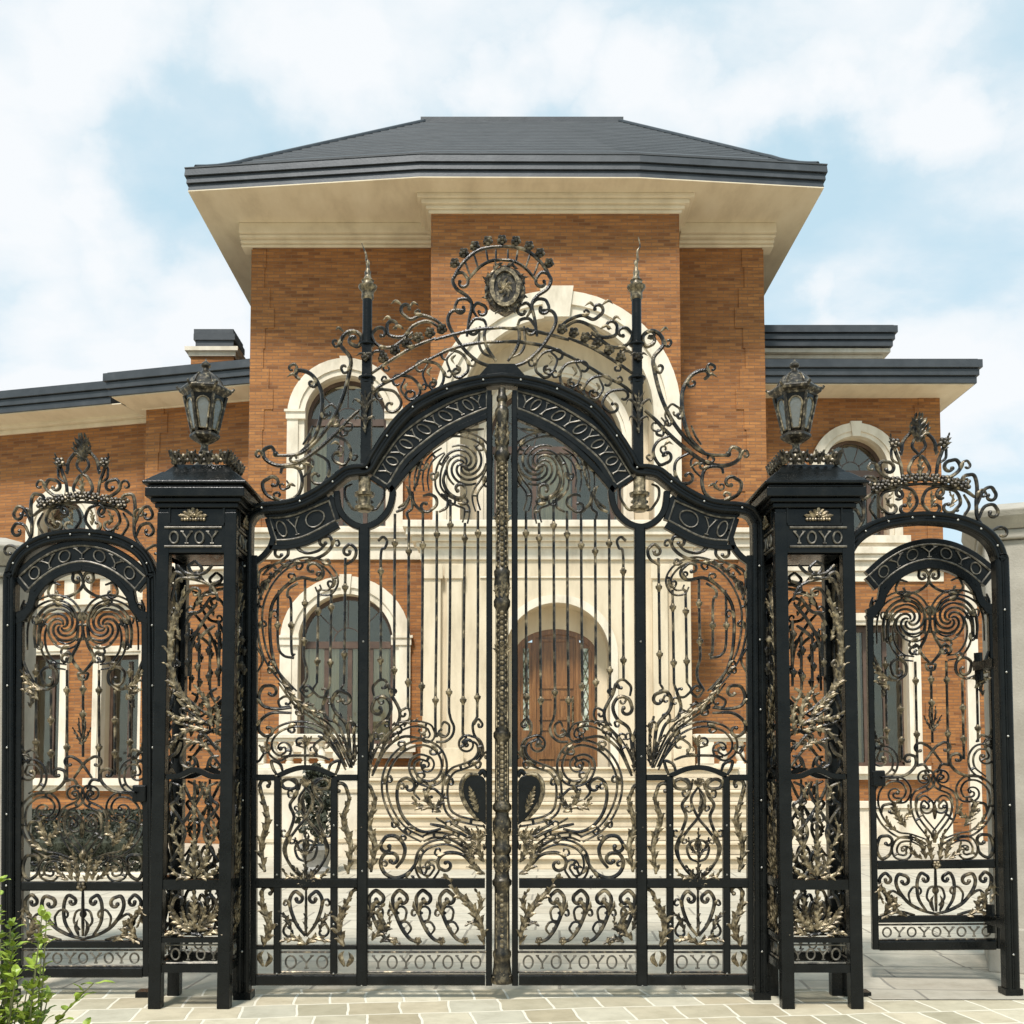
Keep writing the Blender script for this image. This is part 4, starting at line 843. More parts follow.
# ================================================================== iron gate pillars and lanterns
YP = 7.3
PW, PD = .54, .5           # plan size
PXC, PXR = 2.10, 2.125
Q = Plane(YP, 189.5)
def pillar():
    t = thing('gate_pillar', 'black openwork iron pillar left of the main gate, beside the closed side gate', 'gate pillar', (-PXC, YP + PD / 2, 0), 'square iron pillars of the gate')
    cx, cy = -PXC, YP + PD / 2; hx, hy = PW / 2, PD / 2
    Z = lambda y: PZ(y, YP)
    for sx in (-1, 1):
        for sy in (-1, 1):
            mb = MB(); x = cx + sx * (hx - .042); y = cy + sy * (hy - .042); mb.box(x - .042, x + .042, y - .042, y + .042, 0, Z(512)); mb.build('corner_post', M['iron'], t, False, .006)
    # cap
    mb = MB()
    for o, z0, z1 in ((.0, Z(553), Z(508)), (.018, Z(508), Z(503)), (.04, Z(503), Z(498.5)), (.07, Z(498.5), Z(489)), (.055, Z(489), Z(486)), (.085, Z(486), Z(483))):
        mb.box(cx - hx - o + .004, cx + hx + o - .004, cy - hy - o + .004, cy + hy + o - .004, z0, z1 - .0015)
    cap = mb.build('cap', M['iron'], t, False, .006)
    mb = MB(); z0, z1, z2 = Z(483), Z(471), Z(461)
    for a, b, za, zb in ((.075, -.02, z0, z1), (-.03, -.09, z1, z2)):
        mb.add([(cx + sx * (hx + o), cy + sy * (hy + o), z) for o, z in ((a, za), (b, zb)) for sx, sy in ((-1, -1), (1, -1), (1, 1), (-1, 1))], [(0, 3, 2, 1), (4, 5, 6, 7), (0, 1, 5, 4), (1, 2, 6, 5), (2, 3, 7, 6), (3, 0, 4, 7)])
    mb.build('cap_roof', M['iron'], cap, False, .004)
    mb = MB()   # crown of leaves round the lantern foot
    r = hx - .1
    for k in range(4):
        MM = Matrix.Translation((cx, cy, 0)) @ Matrix.Rotation(k * math.pi / 2, 4, 'Z') @ Matrix.Translation((-cx, -cy, 0)); mb.M = MM
        kq = Q.k
        for j in range(7):
            x = cx - r + 2 * r * j / 6; h = .09 if j % 2 == 0 else .065
            for d in (-.5, .5):
                pts = [Vector((x, cy - r - .01, z2)), Vector((x + d * .03, cy - r - .03, z2 + h * .6)), Vector((x + d * .06, cy - r - .045, z2 + h))]
                mb.tube3(pts, [.011, .015, .006], 6)
            mb.ball((x, cy - r - .03, z2 + h * .75), .018, 7, 4)
        for j in range(6):
            x = cx - r + 2 * r * (j + .5) / 6; mb.ball((x, cy - r - .03, z2 + .02), .017, 7, 4)
    mb.build('leaf_crown', M['bronze_d'], cap)
    # one face panel, repeated on the four sides
    y0 = YP
    def face(builder, name, mat, parent):
        mb = MB(); builder(mb); o = mb.build(name, mat, parent); return o
    pl = Q; pl_dy = .03
    fronts = []
    def rails(mb):
        for a, b, d in ((546, 553, .05), (880, 890, .05), (938, 943, .045), (965, 973, .05)): mb.box(cx - hx + .08, cx + hx - .08, y0 + .01, y0 + .01 + d, Z(b), Z(a))
        pl.rail(mb, cr([(162, 777), (174, 776), (190, 770), (206, 776), (217, 777)]), 5.5, .05, .03)
        for a, b in ((503, 506), (523, 525.5)): mb.box(cx - hx + .085, cx + hx - .085, y0 - .006, y0 + .01, Z(b), Z(a))
        for sx in (-1, 1): mb.box(cx + sx * (hx - .085) - .006, cx + sx * (hx - .085) + .006, y0 - .006, y0 + .01, Z(523), Z(506))
    def lett(mb):
        m2 = letters(pl, [(163, 529), (189.5, 529), (216, 529)], [(163, 546), (189.5, 546), (216, 546)], 'OYOY', 1.0, -.004, .02); mb.add(m2.v, m2.f)
        for y in (527.5, 546.5): pl.sweep(mb, cr([(161, y), (218, y)]), 1.2, 6, -.002, ends=1)
        m2 = letters(pl, [(163, 947), (189.5, 947), (216, 947)], [(163, 963), (189.5, 963), (216, 963)], 'OYOY', 1.0, .03, .02); mb.add(m2.v, m2.f)
        for y in (945.5, 964): pl.sweep(mb, cr([(161, y), (218, y)]), 1.1, 6, .03, ends=1)
    def emblem(mb):
        for j in range(9):
            p = pl.w((178.5 + j * 2.75, 519.5)); mb.ball((p.x, y0 - .004, p.z), .012, 7, 4)
        for j, an in enumerate((12, 38, 64, 90, 116, 142, 168)):
            l = (12, 9.5, 9, 10, 9, 9.5, 12)[j]; a_ = R(an); c0 = (189.5 + 3 * math.cos(a_), 518 - 2 * math.sin(a_))
            pl.blade(mb, [c0, (c0[0] + math.cos(a_) * l * .4, c0[1] - math.sin(a_) * l * .4), (c0[0] + math.cos(a_) * l * .8, c0[1] - math.sin(a_) * l * .75), (c0[0] + math.cos(a_) * l, c0[1] - math.sin(a_) * l * .8)], 2.1, -.006)
        pl.rosette(mb, (189.5, 515), 3, 5, -.012)
    def scr(mb):
        for e in ([(205, 716), (190, 705), (174, 688), (167, 660), (169, 622), (178, 600), (187, 588), (195, 590), (193, 596)], [(205, 725), (185, 712), (172, 698)], [(166, 582), (170, 572), (177, 574), (176, 582)], [(166, 600), (172, 580), (186, 578), (206, 585), (214, 600)],
                  [(212, 604), (200, 618), (188, 640), (184, 662)], [(206, 596), (196, 610), (186, 614), (180, 625)], [(210, 625), (200, 632), (192, 640)], [(215, 580), (207, 584), (206, 592), (213, 593)],
                  [(212, 688), (206, 692), (210, 700), (215, 696)], [(190, 560), (184, 566), (190, 574), (197, 568), (190, 560)], [(172, 564), (180, 572), (190, 574)], [(208, 564), (200, 572), (190, 574)],
                  [(217, 768), (205, 752), (195, 742), (182, 746), (176, 760), (182, 768), (190, 764), (188, 756)], [(163, 715), (172, 722), (184, 726), (200, 735), (212, 750)], [(164, 745), (172, 738), (185, 740)], [(164, 757), (172, 752), (176, 742)], [(164, 685), (174, 690), (180, 704)], [(202, 768), (206, 758), (214, 756)],
                  [(166, 782), (176, 788), (172, 800), (166, 806), (174, 818), (180, 834), (172, 852), (165, 862)], [(213, 782), (203, 788), (207, 800), (213, 806), (205, 818), (199, 834), (207, 852), (214, 862)],
                  [(178, 782), (186, 800), (200, 822), (212, 836)], [(201, 782), (193, 800), (179, 822), (167, 836)], [(189.5, 878), (182, 866), (186, 852), (194, 854)], [(189.5, 878), (197, 866), (193, 852), (185, 854)],
                  [(166, 872), (176, 876), (184, 868)], [(213, 872), (203, 876), (195, 868)], [(189.5, 780), (189.5, 880)],
                  [(170, 930), (166, 914), (170, 899), (177, 899), (176, 906)], [(209, 930), (213, 914), (209, 899), (202, 899), (203, 906)], [(189.5, 896), (189.5, 932)], [(189.5, 925), (182, 915), (184, 903), (189, 907)], [(189.5, 925), (197, 915), (195, 903), (190, 907)], [(162, 936), (176, 930), (189.5, 935), (203, 930), (217, 936)]):
            q = cr(e, 6); pl.sweep(mb, q, 1.8, 6, .03); tendrils(pl, mb, mb, q, 1.8, .028, random.Random(len(mb.v)))
        for x, a, b in ((184, 622, 676), (194, 632, 680), (205, 636, 690), (214, 620, 686)):
            pl.sweep(mb, cr([(x, a), (x, b)]), 1.4, 6, .03, ends=1)
            for y in (a + 14, b - 14): pl.collar(mb, (x, y), 3.4, 6)
    def leaves(mb):
        for sp, w_, lb in (([(180, 700), (169, 680), (165, 650), (169, 620), (177, 600), (181, 585)], 6.5, 7), ([(196, 715), (182, 700), (172, 686), (165, 678)], 4.5, 5), ([(200, 722), (186, 718), (174, 718), (164, 712)], 4.5, 5), ([(204, 730), (190, 728), (176, 734), (165, 748)], 4.5, 5), ([(207, 726), (204, 706), (196, 692), (190, 685)], 4.5, 5), ([(212, 735), (214, 715), (210, 700)], 4, 4), ([(206, 750), (195, 742), (184, 742)], 4, 4), ([(176, 640), (172, 622), (178, 610)], 3.5, 3), ([(192, 606), (198, 596), (206, 594)], 3.5, 3),
            ([(189.5, 876), (189.5, 855), (189.5, 835)], 5, 5), ([(187, 876), (178, 862), (176, 846)], 4.5, 4), ([(192, 876), (201, 862), (203, 846)], 4.5, 4), ([(186, 878), (174, 876), (166, 868)], 4, 3), ([(193, 878), (205, 876), (213, 868)], 4, 3), ([(189.5, 822), (189.5, 808), (189.5, 796)], 3.5, 4), ([(180, 800), (176, 792), (180, 784)], 3, 3), ([(199, 800), (203, 792), (199, 784)], 3, 3), ([(174, 846), (168, 832), (172, 818)], 3.6, 3), ([(205, 846), (211, 832), (207, 818)], 3.6, 3),
            ([(189.5, 928), (189.5, 912), (189.5, 892)], 5, 5), ([(186, 932), (174, 922), (166, 908)], 5.5, 5), ([(193, 932), (205, 922), (213, 908)], 5.5, 5), ([(180, 936), (170, 932), (163, 934)], 4, 3), ([(199, 936), (209, 932), (216, 934)], 4, 3), ([(189.5, 930), (180, 920), (178, 908)], 4, 4), ([(189.5, 930), (199, 920), (201, 908)], 4, 4)):
            pl.leaf(mb, sp, w_, lb, .012)
    made = [face(rails, 'rail', M['iron'], t), face(lett, 'lettering', M['letter'], t), face(emblem, 'emblem', M['bronze'], t), face(scr, 'scroll_panel', M['scroll'], t), face(leaves, 'leaf_panel', M['bronze'], t)]
    for k in (1, 2, 3):
        for o in made:
            c = o.copy(); C.objects.link(c); c.parent = t; c.rotation_euler.z = k * math.pi / 2
            if k % 2: c.scale = (.925, 1.08, 1)
    mb = MB(); mb.box(cx - hx + .02, cx + hx - .02, cy - hy + .02, cy + hy - .02, Z(527), Z(503)); mb.build('head_box', M['iron'], t, False)
    return t, z2
pil, ztop = pillar()
pil.location.x += .025
pil2 = mirror_tree(pil, 'gate_pillar', (PXR, YP + PD / 2, 0), 'black openwork iron pillar right of the main gate, next to the open side gate', 'gate pillar', 'square iron pillars of the gate', R(0))
for o in pil2.children:
    pass
def lantern():
    cy = YP + PD / 2; cx = -PXC; Y = cy
    Z = lambda y: PZ(y, Y); k = Y / FPX
    t = thing('post_lantern', 'dark bronze six-sided lantern standing on the cap of the left iron pillar', 'lantern', (cx, cy, ztop), 'lanterns on the iron pillars')
    hexa = lambda prof: [(r * k, Z(y)) for r, y in prof]
    rot = R(8)
    mb = MB(); mb.lathe(cx, cy, [(.1, ztop)] + hexa([(11, 466), (8, 463), (5, 460), (4, 456), (6, 453), (4, 450), (3.5, 446), (5, 443)]), 16); mb.build('stem', M['bronze_d'], t)
    mb = MB(); mb.lathe(cx, cy, hexa([(6, 444), (13, 440), (15.5, 437.5), (15.5, 435.5), (13, 433.5)]), 6, rot); mb.build('base', M['bronze_d'], t, False, .004)
    b0, b1 = (12.5, 433.5), (21, 397)
    mb = MB()
    for i in range(6):
        a = 2 * math.pi * i / 6 + rot
        mb.tube3([(cx + r * k * math.cos(a), cy + r * k * math.sin(a), Z(y)) for r, y in (b0, b1)], 1.7 * k, 8)
    mb.build('corner_bars', M['bronze_d'], t)
    for i in range(6):
        a0, a1 = 2 * math.pi * i / 6 + rot, 2 * math.pi * (i + 1) / 6 + rot
        def pt(u, v, d=0):
            r = b0[0] + (b1[0] - b0[0]) * v - d; y = b0[1] + (b1[1] - b0[1]) * v
            p0 = Vector((cx + r * k * math.cos(a0), cy + r * k * math.sin(a0), Z(y))); p1 = Vector((cx + r * k * math.cos(a1), cy + r * k * math.sin(a1), Z(y)))
            return p0.lerp(p1, u)
        mb = MB(); outl = [(.24, .08), (.16, .6)] + [(.5 - .36 * math.cos(s), .66 + .22 * math.sin(s)) for s in [math.pi * q / 8 for q in range(9)]] + [(.84, .6), (.76, .08)]
        mb.add([pt(u, v, .3) for u, v in outl] + [pt(u, v, 1.0) for u, v in outl], [tuple(range(len(outl))), tuple(range(2 * len(outl) - 1, len(outl) - 1, -1))] + [(j, (j + 1) % len(outl), len(outl) + (j + 1) % len(outl), len(outl) + j) for j in range(len(outl))])
        g = mb.build('glass_pane', M['lampglass'], t)
        mb = MB(); mb.tube3([pt(u, v) for u, v in outl + outl[:1]], .95 * k, 6); mb.build('pane_rim', M['bronze'], g)
        mb = MB(); full_ = [(.02, .0), (.02, 1), (.98, 1), (.98, 0)]
        ins = outl
        O_ = []
        for u, v in outl:
            O_.append((0.02 if u < .5 else .98, v) if v < .66 else (.5 + (u - .5) * 1.36, 1.0))
        n = len(outl)
        mb.add([pt(u, v, .5) for u, v in O_] + [pt(u, v, .5) for u, v in outl], [(j, j + 1, n + j + 1, n + j) for j in range(n - 1)] + [(0, n, 2 * n - 1, n - 1)]); mb.build('side_plate', M['iron'], t, False)
    mb = MB(); mb.lathe(cx, cy, hexa([(21, 398), (22, 396), (26, 393.5), (27, 391), (25, 389), (22, 388.5)]), 6, rot); mb.build('brim', M['bronze_d'], t, False, .004)
    mb = MB(); mb.lathe(cx, cy, hexa([(22, 389.5), (18, 387), (16, 383), (13.2, 379), (9.6, 375.5), (5.6, 372.5), (3.4, 371), (3, 368.5), (5, 366.5), (5, 364.5), (3, 362.5), (1.2, 361), (.5, 359)]), 18); mb.build('roof', M['bronze_d'], t)
    mb = MB()
    for i in range(6):
        a = 2 * math.pi * i / 6 + rot
        mb.tube3([(cx + r * k * math.cos(a), cy + r * k * math.sin(a), Z(y)) for r, y in ((25, 390.5), (27, 390.2), (28.4, 388.6), (27.6, 387.6))], [.014, .011, .009, .005], 7)
        mb.tube3([(cx + r * k * math.cos(a), cy + r * k * math.sin(a), Z(y)) for r, y in ((22, 389), (18.2, 386.7), (16.2, 382.6), (13.4, 378.6), (9.6, 375))], .006, 6)
    mb.build('roof_horn', M['bronze_d'], t)
    return t
lan = lantern()
lan2 = mirror_tree(lan, 'post_lantern', (PXR - .05, YP + PD / 2, ztop), 'dark bronze six-sided lantern standing on the cap of the right iron pillar', 'lantern', 'lanterns on the iron pillars', R(-6))
# ================================================================== the house
house = thing('brick_house', 'two-storey orange brick house with cream stone trim and broad dark hipped roof', 'house', (0, 20, 0))
YW, YB, YPt = 21.6, 20.4, 20.1        # side walls, projecting bay, stone lower storey of the bay
ZS = PZ(191.5, 20.12)                            # main soffit height
def arch(cx, half, z0, zs, n=20):
    return [(cx - half, z0)] + [(cx - half * math.cos(math.pi * i / n), zs + half * math.sin(math.pi * i / n)) for i in range(n + 1)] + [(cx + half, z0)]
def wall(name, mat, outer, holes, y0, y1, parent=house, Mx=None):
    """solid wall with real openings"""
    mb = MB(); mb.M = Mx
    loops = [outer] + holes; flat = [p for l in loops for p in l]; n = len(flat)
    tris = tessellate_polygon([[Vector((x, z, 0)) for x, z in l] for l in loops])
    fs = [tuple(t) for t in tris] + [tuple(i + n for i in t[::-1]) for t in tris]; b = 0
    for l in loops:
        m = len(l)
        for i in range(m): j = (i + 1) % m; fs.append((b + i, b + j, b + j + n, b + i + n))
        b += m
    mb.add([(x, y0, z) for x, z in flat] + [(x, y1, z) for x, z in flat], fs)
    return mb.build(name, mat, parent, False)
def window(cx, half, z0, zs, y, trim, depth=.28, mull=(), trans=True, lun=3, fan=True, Mx=None, key=True, blinds=None, sill=True, impost=True, label=None, inner_half=None, arched=True):
    """arched window: stone surround, keystone, sill, brown frame, pane, with a dim room and curtains behind"""
    mb = MB(); mb.M = Mx
    A, B = (arch(cx, half + trim, z0, zs), arch(cx, half, z0, zs)) if arched else ([(cx - half - trim, z0), (cx - half - trim, zs + trim), (cx + half + trim, zs + trim), (cx + half + trim, z0)], [(cx - half, z0), (cx - half, zs), (cx + half, zs), (cx + half, z0)])
    mid = [((a[0] * .35 + b[0] * .65), (a[1] * .35 + b[1] * .65)) for a, b in zip(A, B)]
    mb.ring(A, mid, y - .09, y + .12); mb.ring(mid, B, y - .055, y + .12)
    w = mb.build('window', M['stone_w'], house, False)
    mb = MB(); mb.M = Mx; mb.ring([(x + (.004 if x < cx else -.004), z) for x, z in B], [(cx + (x - cx) * .995, z) for x, z in B], y + .11, y + depth + .1); mb.build('reveal', M['stone'], w, False)
    if key:
        mb = MB(); mb.M = Mx; mb.prism([(cx - .08, zs + half - .02), (cx + .08, zs + half - .02), (cx + .12, zs + half + trim + .03), (cx - .12, zs + half + trim + .03)], y - .12, y + .05); mb.build('keystone', M['stone_w'], w, False)
    if impost and arched:
        for sg in (-1, 1):
            mb = MB(); mb.M = Mx
            x0 = cx + sg * (half - .03); x1 = cx + sg * (half + trim + .02)
            mb.box(x0, x1, y - .12, y - .02, zs - .09, zs + .05); mb.box(x0, x1 + sg * .03, y - .15, y - .021, zs + .051, zs + .1)
            mb.build('impost', M['stone_w'], w, False)
    if sill:
        mb = MB(); mb.M = Mx; mb.box(cx - half - trim - .12, cx + half + trim + .12, y - .2, y + .15, z0 - .16, z0 - .002); mb.box(cx - half - trim - .06, cx + half + trim + .06, y - .12, y + .1, z0 - .28, z0 - .161); mb.build('sill', M['stone_w'], w, False)
    yf = y + depth; f = .075
    mb = MB(); mb.M = Mx
    fi = arch(cx, half - f, z0 + f, zs) if arched else [(cx - half + f, z0 + f), (cx - half + f, zs - f), (cx + half - f, zs - f), (cx + half - f, z0 + f)]
    mb.ring(B, fi, yf, yf + .08); mb.box(cx - half, cx + half, yf, yf + .08, z0, z0 + f)
    if trans: mb.box(cx - half + f, cx + half - f, yf - .02, yf + .085, zs - .12, zs + .02)
    for m in mull: mb.box(cx + m * half - .045, cx + m * half + .045, yf + .002, yf + .078, z0 + f, zs - .12)
    fr = mb.build('frame', M['frame'], w, False)
    if fan and arched:
        mb = MB(); mb.M = Mx
        for k in range(1, lun + 1):
            a = math.pi * k / (lun + 1); mb.tube3([(cx + math.cos(a) * half * .3, yf + .04, zs + math.sin(a) * half * .3), (cx + math.cos(a) * (half - f), yf + .04, zs + math.sin(a) * (half - f))], .014, 6)
        mb.tube3([(cx - math.cos(math.pi * i / 16) * half * .3, yf + .04, zs + .02 + math.sin(math.pi * i / 16) * half * .3) for i in range(17)], .014, 6)
        mb.build('fanlight_bars', M['frame'], w)
    mb = MB(); mb.M = Mx; mb.prism(fi, yf + .03, yf + .042); mb.build('pane', M['glass'], w, False)
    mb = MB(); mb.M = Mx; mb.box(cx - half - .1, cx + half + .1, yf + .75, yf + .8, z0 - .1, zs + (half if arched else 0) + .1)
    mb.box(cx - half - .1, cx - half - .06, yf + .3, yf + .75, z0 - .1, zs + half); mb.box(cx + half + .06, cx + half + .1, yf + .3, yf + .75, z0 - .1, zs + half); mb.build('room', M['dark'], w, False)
    if blinds:
        mb = MB(); mb.M = Mx
        for u0, u1 in blinds:
            n = 14; vs = []; x0 = cx + u0 * (half - .02); x1 = cx + u1 * (half - .02)
            for i in range(n + 1):
                x = x0 + (x1 - x0) * i / n; yy = yf + .13 + .035 * math.sin(i * 2.1)
                vs += [(x, yy, z0 + .02), (x, yy, zs - .05), (x, yy + .01, zs - .05), (x, yy + .01, z0 + .02)]
            fs = []
            for i in range(n):
                for q in range(4): fs.append((i * 4 + q, i * 4 + (q + 1) % 4, i * 4 + 4 + (q + 1) % 4, i * 4 + 4 + q))
            mb.add(vs, fs)
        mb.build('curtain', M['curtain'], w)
    return w
def rect(x0, x1, z0, z1): return [(x0, z0), (x1, z0), (x1, z1), (x0, z1)]
def moulding(name, mat, parent, x0, x1, yf, steps, Mx=None, sides=True, back=.3):
    """stepped horizontal band: steps = (projection, z0, z1)"""
    mb = MB(); mb.M = Mx
    for i, (p, z0, z1) in enumerate(steps):
        e = p if sides else 0
        mb.box(x0 - e, x1 + e, yf - p, yf + back, z0 + .001 * i, z1)
    return mb.build(name, mat, parent, False, .012)

zw = lambda y: PZ(y, YW)
zb = lambda y: PZ(y, YB)
xw = lambda x: PX(x, YW, 500)
xb = lambda x: PX(x, YB, 500)
# --- side walls of the main block
LX0, LX1, RX0, RX1 = xw(249), xw(431), xw(681), xw(766)
ulw = dict(cx=xw(345), half=(xw(386) - xw(304)) / 2, z0=zw(528), zs=zw(416))
llw = dict(cx=xw(347), half=(xw(394) - xw(300)) / 2, z0=zw(744), zs=zw(641))
wall('wall', M['brick'], rect(LX0, LX1 + .3, 0, ZS), [arch(ulw['cx'], ulw['half'] + .02, ulw['z0'], ulw['zs']), arch(llw['cx'], llw['half'] + .02, llw['z0'], llw['zs'])], YW, YW + .4)
wall('wall', M['brick'], rect(RX0 - .3, RX1, 0, ZS), [], YW, YW + .4)
for x0, x1 in ((LX0, LX0 + .4), (RX1 - .4, RX1)): box('wall', M['brick'], house, x0, x1, YW + .402, 30, 0, ZS - .01)
tw = (xw(304) - xw(285)) * .9
window(**ulw, y=YW, trim=tw, mull=(-.15, .45), lun=3, blinds=[(-1, -.55)])
window(**llw, y=YW, trim=tw * 1.02, mull=(-.45, .05, .5), lun=3, blinds=[(-.95, -.2), (.1, .9)])
# toothed corner bricks
def quoin(x0, w1, w2, z0, z1, y, sg, step=.42, Mx=None):
    mb = MB(); mb.M = Mx; z = z0; k = 0
    while z < z1 - .05:
        w_ = (w1, w2, (w1 + w2) / 2, w1 * .9)[k % 4]; mb.box(x0 - sg * .018, x0 + sg * w_, y - .02, y + .1, z + .003, min(z + step, z1)); z += step; k += 1
    mb.build('quoin', M['brick_q'], house, False)
quoin(LX0, .28, .46, 0, zw(250), YW, 1); quoin(RX1, .42, .58, 0, zw(250), YW, -1)
# --- projecting bay, upper storey
BX0, BX1 = xb(430), xb(682); bcx = xb(557)
Rb = (xb(682) - xb(557)) * 1.0; zsb = zb(413)
zl = zb(524)
ri = (xb(655) - xb(557)); 
wall('wall', M['brick'], rect(BX0, BX1, zl, ZS), [arch(bcx, ri, zl + .02, zsb, 28)], YB, YB + .35)
for x0, x1 in ((BX0, BX0 + .35), (BX1 - .35, BX1)): box('wall', M['brick'], house, x0, x1, YB + .352, YW + .05, zl, ZS - .01)
A_, B_ = arch(bcx, Rb - .02, zl + .02, zsb, 28), arch(bcx, ri - .02, zl + .02, zsb, 28); mid = [((a[0] + b[0]) / 2, (a[1] + b[1]) / 2) for a, b in zip(A_, B_)]
mb = MB(); mb.ring(A_, mid, YB - .12, YB + .1); mb.ring(mid, B_, YB - .07, YB + .1); gr = mb.build('arch_surround', M['stone_w'], house, False)
mb = MB(); mb.prism([(bcx - .24, zsb + ri - .04), (bcx + .24, zsb + ri - .04), (bcx + .32, zsb + Rb + .05), (bcx - .32, zsb + Rb + .05)], YB - .16, YB + .06); mb.build('keystone', M['stone_w'], gr, False)
hw = (xb(629) - xb(557)) * .98
mb = MB(); C_ = arch(bcx, ri + .02, zl, zsb, 28); D_ = arch(bcx, hw + .1, zl, zb(432), 28)
mb.ring([(x, z) for x, z in C_], D_, YB + .75, YB + .85); mb.ring(C_, B_, YB + .101, YB + .85); mb.build('niche', M['stone'], gr, False)
window(cx=bcx, half=hw, z0=zl + .05, zs=zb(432), y=YB + .75, trim=.2, mull=(-.86, -.3, .3, .86), lun=5, key=False, sill=False, impost=False, blinds=[(-.2, .25)])
# --- bay, stone ground storey with arched porch
PX0, PX1 = PX(423, YPt, 560), PX(690, YPt, 560)
ppx = PX(557, YPt, 620); ph = PX(610, YPt, 620) - ppx
zp = lambda y: PZ(y, YPt)
portico = wall('portico_wall', M['stone'], rect(PX0, PX1, 0, zp(560)), [arch(ppx, ph, 1.6, zp(655), 24)], YPt, YPt + .8)
for sg in (0, 1):
    for a, b in ((424, 441), (447, 462)):
        mb = MB()
        x0, x1 = (PX(a, YPt, 620), PX(b, YPt, 620)) if not sg else (2 * ppx - PX(a, YPt, 620), 2 * ppx - PX(b, YPt, 620))
        mb.box(x0, x1, YPt - .12, YPt + .1, 1.6, zp(566)); mb.box(min(x0, x1) - .04, max(x0, x1) + .04, YPt - .16, YPt - .121, 1.6, 1.95); mb.box(min(x0, x1) - .04, max(x0, x1) + .04, YPt - .16, YPt - .121, zp(580), zp(566))
        mb.build('pilaster', M['stone'], portico, False, .01)
mb = MB(); mb.ring(arch(ppx, ph + .14, 1.6, zp(655), 24), arch(ppx, ph - .01, 1.6, zp(655), 24), YPt - .05, YPt + .05); mb.build('arch_trim', M['stone_w'], portico, False)
mb = MB(); x0 = PX(480, YPt, 600); x1 = 2 * ppx - x0
for a in ((x0, x1, zp(578), zp(576.4)),): mb.box(a[0], a[1], YPt - .03, YPt + .02, a[2], a[3])
mb.build('panel_line', M['stone_w'], portico, False)
moulding('entablature', M['stone_w'], house, PX0, PX1, YPt, [(.05, zp(560), zp(548)), (.12, zp(548), zp(543)), (.2, zp(543), zp(538)), (.3, zp(538), zp(531)), (.36, zp(531), zp(524))], back=.5)
# --- door
dcx = PX(556, 20.7, 700); dh = PX(597, 20.7, 650) - dcx; dz1 = PZ(629, 20.7); dzs = dz1 - dh * .62
def segm(cx, half, z0, zs, rise, n=18): return [(cx - half, z0)] + [(cx - half * math.cos(math.pi * i / n), zs + rise * math.sin(math.pi * i / n)) for i in range(n + 1)] + [(cx + half, z0)]
YD = YPt + .6
wall('door_wall', M['stone'], [(ppx - ph - .3, 1.58), (ppx + ph + .3, 1.58), (ppx + ph + .3, zp(598)), (ppx - ph - .3, zp(598))], [segm(dcx, dh, 1.6, dzs, dh * .62)], YD, YD + .15)
mb = MB(); mb.ring(segm(dcx, dh, 1.6, dzs, dh * .62), segm(dcx, dh - .1, 1.6, dzs, dh * .62 - .1), YD + .03, YD + .14); door = mb.build('door', M['wood'], house, False)
mb = MB()
dw = .38
for sg in (-1, 1): mb.box(dcx + sg * dw, dcx + sg * (dw + .07), YD + .032, YD + .138, 1.6, dzs + dh * .5)
mb.build('jamb', M['wood'], door, False)
mb = MB(); mb.prism([(dcx - dw, 1.6), (dcx + dw, 1.6)] + [(dcx + dw - 2 * dw * i / 10, dzs + math.sqrt(max(0, 1 - ((dw - 2 * dw * i / 10) / dh) ** 2)) * dh * .62 - .1) for i in range(11)], YD + .07, YD + .12); dl = mb.build('door_leaf', M['wood'], door, False)
mb = MB()
for z0, z1 in ((1.75, 2.35), (2.5, 2.95), (3.1, dzs + .3)):
    for x0, x1 in ((dcx - .33, dcx - .03), (dcx + .03, dcx + .33)) if z1 < 3 else ((dcx - .33, dcx + .33),):
        mb.ring([(x0, z0), (x1, z0), (x1, z1), (x0, z1)], [(x0 + .05, z0 + .05), (x1 - .05, z0 + .05), (x1 - .05, z1 - .05), (x0 + .05, z1 - .05)], YD + .045, YD + .069, True)
mb.build('panel_moulding', M['wood'], dl, False)
mb = MB(); mb.tube3([(dcx + .32, YD + .03, 2.35), (dcx + .32, YD + .03, 2.95)], .02, 8); mb.build('handle', M['bronze'], dl)
for sg in (-1, 1):
    mb = MB(); x0, x1 = dcx + sg * (dw + .07), dcx + sg * (dh - .1); a, b = min(x0, x1), max(x0, x1)
    mb.box(a, b, YD + .06, YD + .11, 1.6, 2.3); mb.box(a, b, YD + .06, YD + .11, PZ(648, 20.7), dzs + .3 * dh); mb.box(a, a + .06, YD + .06, YD + .11, 2.3, PZ(648, 20.7)); mb.box(b - .06, b, YD + .06, YD + .11, 2.3, PZ(648, 20.7)); s_ = mb.build('sidelight', M['wood'], door, False)
    mb = MB(); mb.box(a + .06, b - .06, YD + .08, YD + .09, 2.3, PZ(648, 20.7)); mb.build('pane', M['reflect_glass'], s_, False)
    mb = MB()
    for i in range(5):
        z = 2.35 + i * .3; xm = (a + b) / 2; mb.tube3([(a + .06, YD + .07, z), (xm, YD + .07, z + .15), (b - .06, YD + .07, z)], .012, 6); mb.tube3([(a + .06, YD + .07, z + .3), (xm, YD + .07, z + .15), (b - .06, YD + .07, z + .3)], .012, 6)
    mb.build('grille', M['bronze'], s_)
